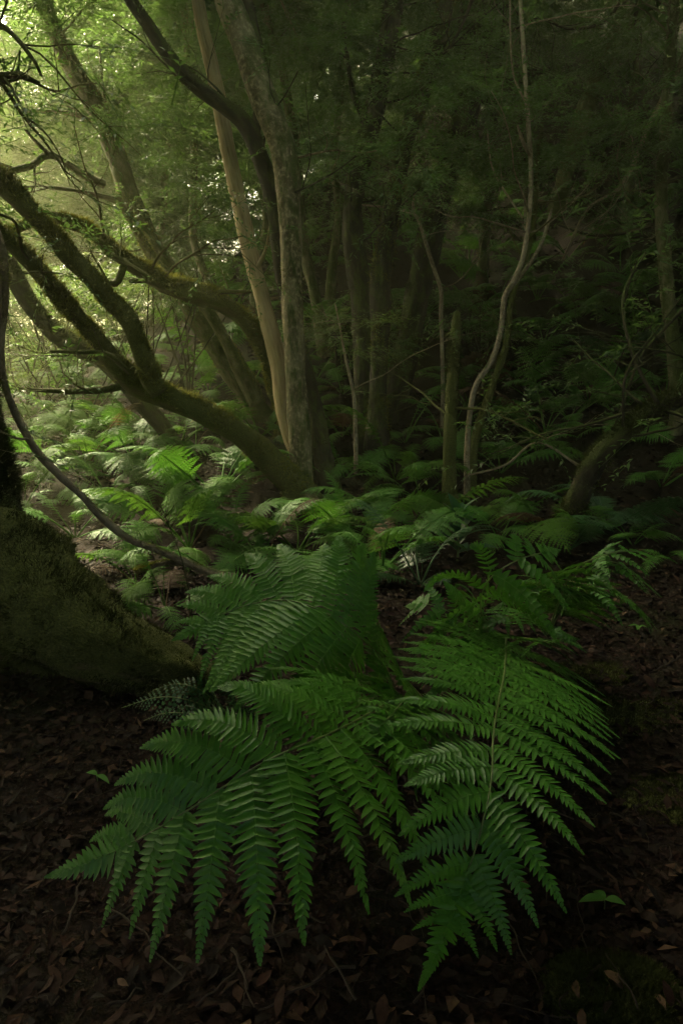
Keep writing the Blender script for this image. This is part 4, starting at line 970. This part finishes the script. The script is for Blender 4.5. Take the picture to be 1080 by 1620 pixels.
def build_ferns():
    # (px, py of the base, frond length px, kind, fronds, label)
    L = [(470, 872, 135, 'p', 8, 'bright yellow-green fern in front of the lichen-spotted trunk'),
         (560, 860, 110, 'g', 7, 'leafy fern just right of the foot of the main trunk'),
         (415, 890, 95, 'g', 6, 'small fern tucked behind the great left frond'),
         (300, 868, 120, 'p', 8, 'sunlit fern under the thin sweeping branch'),
         (372, 862, 90, 'g', 6, 'upright fern between the sweeping branch and the main trunk'),
         (250, 830, 100, 'g', 7, 'drooping fern behind the sunlit one at the sweeping branch'),
         (345, 790, 115, 'g', 8, 'fern under the leaning mossy trunk'),
         (395, 765, 75, 'g', 7, 'fern close against the underside of the leaning mossy trunk'),
         (215, 735, 110, 'g', 9, 'broad fern at the foot of the dark slanting trunk'),
         (140, 735, 115, 'p', 9, 'broad bright fern in the bed at the left'),
         (80, 745, 110, 'g', 8, 'fern in the left bed next to the dark trunk edge'),
         (170, 790, 110, 'g', 8, 'shaded fern in front of the bright left bed'),
         (60, 690, 90, 'p', 7, 'pale fern at the left edge below the slanting trunk'),
         (110, 690, 85, 'p', 7, 'pale fern in the back row of the left bed'),
         (180, 685, 85, 'p', 7, 'pale fern under the horizontal mossy branch'),
         (330, 622, 85, 'p', 7, 'glowing fern between the mossy stems and the grey-green tree'),
         (310, 705, 65, 'g', 6, 'small fern on the bare earth beside the leaning trunk'),
         (215, 925, 105, 'p', 7, 'bright little fern beside the mossy root'),
         (205, 965, 90, 'p', 6, 'tiny bright fern at the tip of the mossy root'),
         (262, 962, 95, 'g', 6, 'small fern below the sweeping branch'),
         (345, 908, 100, 'g', 6, 'small fern at the end of the sweeping branch'),
         (625, 758, 120, 'p', 9, 'large fern in front of the dark trunk cluster'),
         (600, 820, 100, 'g', 8, 'fern between the main trunk and the broken trunk'),
         (665, 790, 95, 'g', 8, 'fern beside the foot of the broken trunk'),
         (545, 755, 90, 'g', 7, 'fern close behind the main trunk'),
         (540, 690, 80, 'g', 7, 'fern behind the thin wispy sapling'),
         (640, 700, 75, 'g', 7, 'fern at the base of the slanting dark trunk'),
         (435, 690, 60, 'g', 6, 'small fern between the dead stem and the grey-green tree'),
         (855, 838, 125, 'p', 9, 'pale upright fern alone on the dark litter right of centre'),
         (790, 748, 95, 'g', 7, 'fern behind the pale sapling foot'),
         (850, 722, 95, 'p', 8, 'fern on the bank with fanned bright fronds'),
         (900, 665, 100, 'g', 7, 'arching fern halfway up the right bank'),
         (930, 635, 80, 'g', 6, 'upright fern with one tall frond on the right bank'),
         (1045, 770, 115, 'g', 8, 'dim fern behind the low leaning mossy trunk'),
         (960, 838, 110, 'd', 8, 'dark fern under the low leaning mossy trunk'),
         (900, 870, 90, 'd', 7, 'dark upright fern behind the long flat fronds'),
         (1075, 890, 70, 'g', 6, 'fern cut by the right edge'),
         (900, 480, 95, 'p', 7, 'bright fern lit up on the upper bank'),
         (960, 500, 95, 'g', 8, 'wide fern on the upper bank right of the bright one'),
         (1010, 540, 90, 'g', 8, 'dim fern below the blotched narrow trunk'),
         (860, 545, 85, 'g', 7, 'fern in the middle of the bank below the bright one'),
         (830, 610, 85, 'g', 7, 'fern on the bank right of the kinked sapling'),
         (960, 590, 90, 'd', 7, 'shaded fern on the bank beside thin twigs'),
         (1050, 640, 95, 'g', 7, 'fern above the low leaning trunk at the right edge'),
         (730, 440, 75, 'p', 7, 'fern spread flat behind the slanting dark trunk'),
         (790, 470, 75, 'g', 7, 'fern behind the fork of the pale sapling'),
         (510, 520, 80, 'g', 7, 'fern right of the main trunk at mid height'),
         (500, 600, 75, 'g', 7, 'fern half hidden behind the main trunk'),
         (380, 480, 70, 'p', 7, 'sunlit fern left of the pale dead stem'),
         (360, 430, 65, 'p', 6, 'hazy fern behind the pale dead stem'),
         (60, 575, 75, 'p', 7, 'hazy fern seen under the slanting trunk at the left edge'),
         (130, 610, 70, 'p', 7, 'hazy fern under the fork of the mossy stems'),
         (1060, 330, 70, 'p', 6, 'bright fern high at the right edge'),
         (700, 700, 70, 'g', 6, 'fern hidden behind the broken trunk'),
         (520, 890, 150, 'g', 7, 'fern filling the gap behind the upper great frond'),
         (605, 900, 140, 'g', 7, 'shaded fern between the great frond and the broad-leaved plant'),
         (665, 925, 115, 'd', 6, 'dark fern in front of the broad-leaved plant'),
         (640, 850, 115, 'p', 7, 'pale small fern left of the broad-leaved plant'),
         (790, 855, 105, 'g', 6, 'low fern right of the broad-leaved plant'),
         (1000, 860, 80, 'g', 6, 'low fern right of the long flat fronds'),
         (40, 800, 95, 'g', 7, 'dim fern behind the mossy root flare'),
         (120, 850, 115, 'g', 7, 'dim fern above the crest of the mossy root')]
    for k, (px, py, s, kd, n, lab) in enumerate(L):
        far_fern(px, py, s, lab, 500+k, kd, n, 'ferns of the undergrowth', up_=0.08)
    # further, smaller ferns covering the bank; each is told by the landmark it grows by
    marks = [('the lichen-spotted trunk', 466, 560), ('the pale dead trunk', 395, 420), ('the grey-green leaning tree', 255, 420), ('the two fanning mossy stems', 150, 500),
             ('the arching mossy trunk', 300, 460), ('the dark trunk cluster', 590, 560), ('the thick slanting trunk', 690, 350), ('the kinked pale sapling', 815, 450),
             ('the broken mossy trunk', 714, 620), ('the blotched narrow trunk', 1052, 400), ('the high mossy trunk', 920, 200), ('the low leaning mossy trunk', 990, 670),
             ('the brightest bank fern', 900, 480), ('the glow', 40, 330), ('the bent pale stem', 665, 380), ('the dark slanting trunk', 90, 530)]
    words = ['nearest', 'second nearest', 'third nearest', 'fourth nearest', 'fifth nearest', 'sixth nearest', 'seventh nearest', 'eighth nearest', 'ninth nearest', 'tenth nearest']
    rng = np.random.default_rng(99); tries = 0; done = []
    while len(done) < 110 and tries < 4000:
        tries += 1
        px, py = rng.uniform(-40, 1120), rng.uniform(230, 700)
        g, t = on_ground(px, py)
        if t > 26 or any(np.hypot(g[0]-q[0][0], g[1]-q[0][1]) < 0.55 for q in done): continue
        k = min(range(len(marks)), key=lambda i: math.hypot(px-marks[i][1], py-marks[i][2]))
        dx, dy = px-marks[k][1], py-marks[k][2]
        side = ('left of' if dx < 0 else 'right of') if abs(dx) > abs(dy) else ('above' if dy < 0 else 'below')
        done.append((g, t, px, py, k, side, math.hypot(dx, dy)))
    for i, (g, t, px, py, k, side, r) in enumerate(done):
        rank = sum(1 for o in done if o[4] == k and o[5] == side and o[6] < r)
        right = px > 560; rng2 = np.random.default_rng(1500+i)
        lab = '%s fern on the %s %s %s, %s to it' % ('dim' if right else 'hazy', 'bank' if right else 'slope', side, marks[k][0], words[min(rank, 9)])
        far_fern(px, py, 0.62*rng2.uniform(0.6, 1.35)*FOC/t, lab, 900+i, 'g' if (right or rng2.uniform() < 0.5) else 'p', 6, 'ferns scattered over the bank' if right else 'ferns scattered over the far slope')
build_ferns()

# ------------------------------------------------------------------ broad-leaved plant, seedlings
def blade_mesh(L, W, rng, mat, fold=0.18, curl=0.25, var=0.5):
    n = 8; t = np.linspace(0, 1, n); w = W*np.sin(np.pi*np.clip(t, 0.02, 0.995)**0.8)**0.9*0.5
    z = 0.15*L*np.sin(t*1.5)-curl*L*t*t
    V = np.concatenate([np.stack([t*L, -w, z+w*fold*2], -1), np.stack([t*L, t*0, z], -1), np.stack([t*L, w, z+w*fold*2], -1)])
    a = np.arange(n-1)
    Q = np.concatenate([np.stack([a, a+1, a+n+1, a+n], -1), np.stack([a+n, a+n+1, a+2*n+1, a+2*n], -1)])
    return mk_mesh('leaf', V, None, Q, mat, {'var': np.full(len(V), var)})
M_BROAD = leaf_mat("broad_leaf", (0.010, 0.045, 0.014), (0.016, 0.065, 0.020), (0.03, 0.09, 0.03), 0.35, 0.2, (0.03, 0.12, 0.02))
def build_plants():
    rng = np.random.default_rng(5)
    g, t = on_ground(722, 888)
    root = thing('broadleaf_plant', 'dark glossy plant with broad pointed leaves in front of the broken trunk', 'plant', g)
    mb = MB(); P = catmull(np.array([[0, 0, -.05, .008], [.01, 0, .15, .007], [0, .01, .30, .004]]), 12); tube(mb, P[:, :3], P[:, 3], 6)
    mb.A['var'] = [np.full(mb.n, .4)]; mb.A.pop('bk'); link('stem', mb.mesh('stem', M_STALK), root)
    for k in range(15):
        h = 0.06+0.24*k/14
        o = link('leaf', blade_mesh(rng.uniform(.24, .34)*(1-0.2*k/14), rng.uniform(.065, .09), rng, M_BROAD, curl=rng.uniform(.15, .4), var=rng.uniform(.1, .9)), root)
        o.location = (0, 0, h); o.rotation_euler = (rng.normal(0, .2), -0.25-0.8*k/14+rng.normal(0, .1), k*2.4)
    # little seedlings on the litter
    S = [(955, 1440, 'three-leaved green seedling on the litter at the lower right'),
         (155, 1240, 'tiny green seedling on the litter left of the sweeping fronds'),
         (1010, 1000, 'small green seedling right of the long flat fronds'), (905, 1180, 'small seedling beside the mossy patch')]
    for k, (px, py, lab) in enumerate(S):
        g, t = on_ground(px, py); r = thing('seedling', lab, 'plant', g, rng.uniform(0, 6), 'seedlings on the litter')
        mb = MB(); tube(mb, np.array([[0, 0, -.01], [0, 0, .02], [.003, 0, .035]]), np.array([.002, .0018, .001]), 5); mb.A['var'] = [np.full(mb.n, .4)]; mb.A.pop('bk')
        link('stem', mb.mesh('stem', M_STALK), r)
        for j in range(3 if k % 2 == 0 else 2):
            o = link('leaf', blade_mesh(rng.uniform(.045, .075), rng.uniform(.018, .03), rng, M_FERN, var=.6), r); o.location = (0, 0, .033); o.rotation_euler = (0, rng.uniform(-.2, .2), j*2.2+rng.normal(0, .3))
    # a dark dead stalk standing before the sweeping branch
    P = np.array([*[at(px, py, 3.6) for px, py in ((302, 975), (298, 930), (288, 885), (272, 842), (255, 800))]]); r = thing('dead_stalk', 'thin black dead stalk standing in front of the sweeping branch', 'stalk', P[0])
    mb = MB(); C = catmull(P, 20); C = np.vstack([C[0]-np.array([0, 0, .45]), C]); tube(mb, C, np.linspace(.0045, .0025, len(C)), 5); link('stem', mb.mesh('stem', M_BARK_DARK, True, P[0]), r)
    mb = MB(); tip = C[-1]
    for k in range(26):
        a = rng.uniform(0, 6.28); q = C[-1-int(rng.integers(0, 7))]
        tuft_batch(mb, q[None], np.array([[math.cos(a), math.sin(a)*.4, .9]]), rng, 0.10, 0.006, 0.25, 0, .2)
    link('seed_head', mb.mesh('seed_head', M_MOSS_DARK, False, P[0]), r)
build_plants()

# ------------------------------------------------------------------ moss cushions
def cushion(px, py, rx, ry, h, count, label, seed, mat=None):
    rng = np.random.default_rng(seed); g, t = on_ground(px, py)
    root = thing('moss_cushion', label, 'moss', g)
    n = 26; a = np.linspace(0, 2*math.pi, 30, endpoint=False); rr = np.linspace(0, 1, 10)
    X = np.concatenate([[0], (rr[1:, None]*np.cos(a)*rx).ravel()]); Y = np.concatenate([[0], (rr[1:, None]*np.sin(a)*ry).ravel()])
    def hgt(X, Y):
        e = np.clip(1-(X/rx)**2-(Y/ry)**2, 0, 1); q = np.stack([X+g[0], Y+g[1], X*0], -1)
        return ground_z(X+g[0], Y+g[1])-g[2]-0.015+h*e**0.7*(1+0.5*fbm(q*12, 3, seed))
    V = np.stack([X, Y, hgt(X, Y)], -1)
    T = [[0, 1+j, 1+(j+1) % 30] for j in range(30)]; Q = [[1+i*30+j, 1+(i+1)*30+j, 1+(i+1)*30+(j+1) % 30, 1+i*30+(j+1) % 30] for i in range(8) for j in range(30)]
    link('cushion', mk_mesh('cushion', V, T, Q, M_BARK_MOSS, {'bk': V}), root)
    r = np.sqrt(rng.uniform(0, 1, count)); th = rng.uniform(0, 6.283, count); x = r*np.cos(th)*rx; y = r*np.sin(th)*ry
    e = 0.004; z = hgt(x, y); nx = -(hgt(x+e, y)-z)/e; ny = -(hgt(x, y+e)-z)/e
    mb = MB(); tuft_batch(mb, np.stack([x, y, z], -1), norm(np.stack([nx, ny, np.ones(count)], -1)), rng, 0.016, 0.0035, 0.7)
    tag(link('moss', mb.mesh('moss', mat or M_MOSS_DARK, False), root), kind='stuff')
cushion(215, 1078, 0.30, 0.16, 0.05, 15000, 'moss cushion spilling from the tip of the root flare onto the litter', 6)
cushion(70, 1045, 0.34, 0.18, 0.05, 15000, 'moss cushion at the foot of the root flare by the left edge', 7)
cushion(965, 1575, 0.17, 0.13, 0.055, 16000, 'rounded moss cushion in the bottom right corner', 1)
cushion(985, 1130, 0.34, 0.20, 0.035, 14000, 'flat moss patch on the litter right of the hanging frond', 2)
cushion(930, 1070, 0.22, 0.16, 0.03, 8000, 'smaller moss patch behind the flat one', 3)
cushion(1060, 1260, 0.2, 0.16, 0.03, 7000, 'moss patch cut by the right edge', 4)

# ------------------------------------------------------------------ leaf litter
M_TWIG = bark_mat("dead_twig", (0.010, 0.007, 0.005), (0.028, 0.020, 0.013), (0.06, 0.045, 0.03), 0.0)
def build_litter():
    rng = np.random.default_rng(31)
    def dead_leaf(seed):
        r = np.random.default_rng(seed); n = 7; t = np.linspace(0, 1, n)
        w = 0.5*r.choice([.22, .27, .33, .42])*r.uniform(.85, 1.15)*np.sin(np.pi*np.clip(t, .01, .99)**.85)**.85
        z = r.uniform(-.25, .35)*np.sin(t*3.1)*.5+.03; c = r.uniform(-.2, .9)
        V = np.concatenate([np.stack([t-.5, -w+r.normal(0, .015, n), z+w*c], -1), np.stack([t-.5, r.normal(0, .01, n), z], -1), np.stack([t-.5, w+r.normal(0, .015, n), z+w*c*r.uniform(.3, 1.2)], -1)])
        a = np.arange(n-1)
        Q = np.concatenate([np.stack([a, a+1, a+n+1, a+n], -1), np.stack([a+n, a+n+1, a+2*n+1, a+2*n], -1)])
        return V, Q
    var = [dead_leaf(k) for k in range(10)]
    meshes = [mk_mesh('fallen_leaf', V, None, Q, M_LITTER, {'var': np.full(len(V), 0.0)}) for V, Q in var]
    k = 0
    while k < 300:
        py = rng.uniform(1010, 1640); px = rng.uniform(-20, 1100)
        if py < 1080 and 240 < px < 900: continue
        g, t = on_ground(px, py)
        o = link('fallen_leaf', meshes[k % 10], FLOOR); s = .028+.052*rng.uniform()**1.8
        o.location = (g[0], g[1], ground_z(g[0], g[1])+.022+rng.uniform(0, .012)); o.rotation_euler = (rng.normal(0, .35), rng.normal(0, .3), rng.uniform(0, 6.28)); o.scale = (s, s, s)
        k += 1
    # the rest of the litter
    mb = MB()
    def scatter(count, xr, yr, smin, smax, dens=None):
        x = rng.uniform(*xr, count); y = rng.uniform(*yr, count)
        z = ground_z(x, y)+rng.uniform(.002, .022, count)
        s = smin+(smax-smin)*rng.uniform(0, 1, count)**1.8; a = rng.uniform(0, 6.283, count); tl = rng.normal(0, .35, (count, 2))
        D = np.stack([np.cos(a), np.sin(a), tl[:, 0]], -1); Nn = np.stack([tl[:, 1], rng.normal(0, .3, count), np.ones(count)], -1)
        leaf_batch(mb, np.stack([x, y, z], -1), D, Nn, s, s*rng.uniform(.2, .75, count), rng.uniform(0, 1, count)**1.5, fold=0.25, curl=.1)
    scatter(52000, (-2.6, 2.8), (0.7, 4.6), .015, .06)
    scatter(16000, (-5, 5), (4, 9), .04, .09)
    scatter(16000, (-9, 11), (8, 20), .06, .13)
    tag(link('leaf_litter', mb.mesh('leaf_litter', M_LITTER, False), FLOOR), kind='stuff')
    # thin fallen twigs
    for k in range(80):
        py = rng.uniform(1030, 1620); px = rng.uniform(0, 1080); g, t = on_ground(px, py); a = rng.uniform(0, 6.28); L = rng.uniform(.05, .30)
        q = np.linspace(-.5, .5, 7); x = g[0]+q*L*math.cos(a)+rng.normal(0, .006, 7); y = g[1]+q*L*math.sin(a)+rng.normal(0, .006, 7)
        P = np.stack([x, y, ground_z(x, y)+.024+rng.uniform(0, .02)], -1); m = MB(); tube(m, catmull(P, 14), np.linspace(.0035, .0018, 14)*rng.uniform(.4, 1.2), 5, .1, 30, k)
        link('fallen_twig', m.mesh('fallen_twig', M_TWIG), FLOOR)
build_litter()
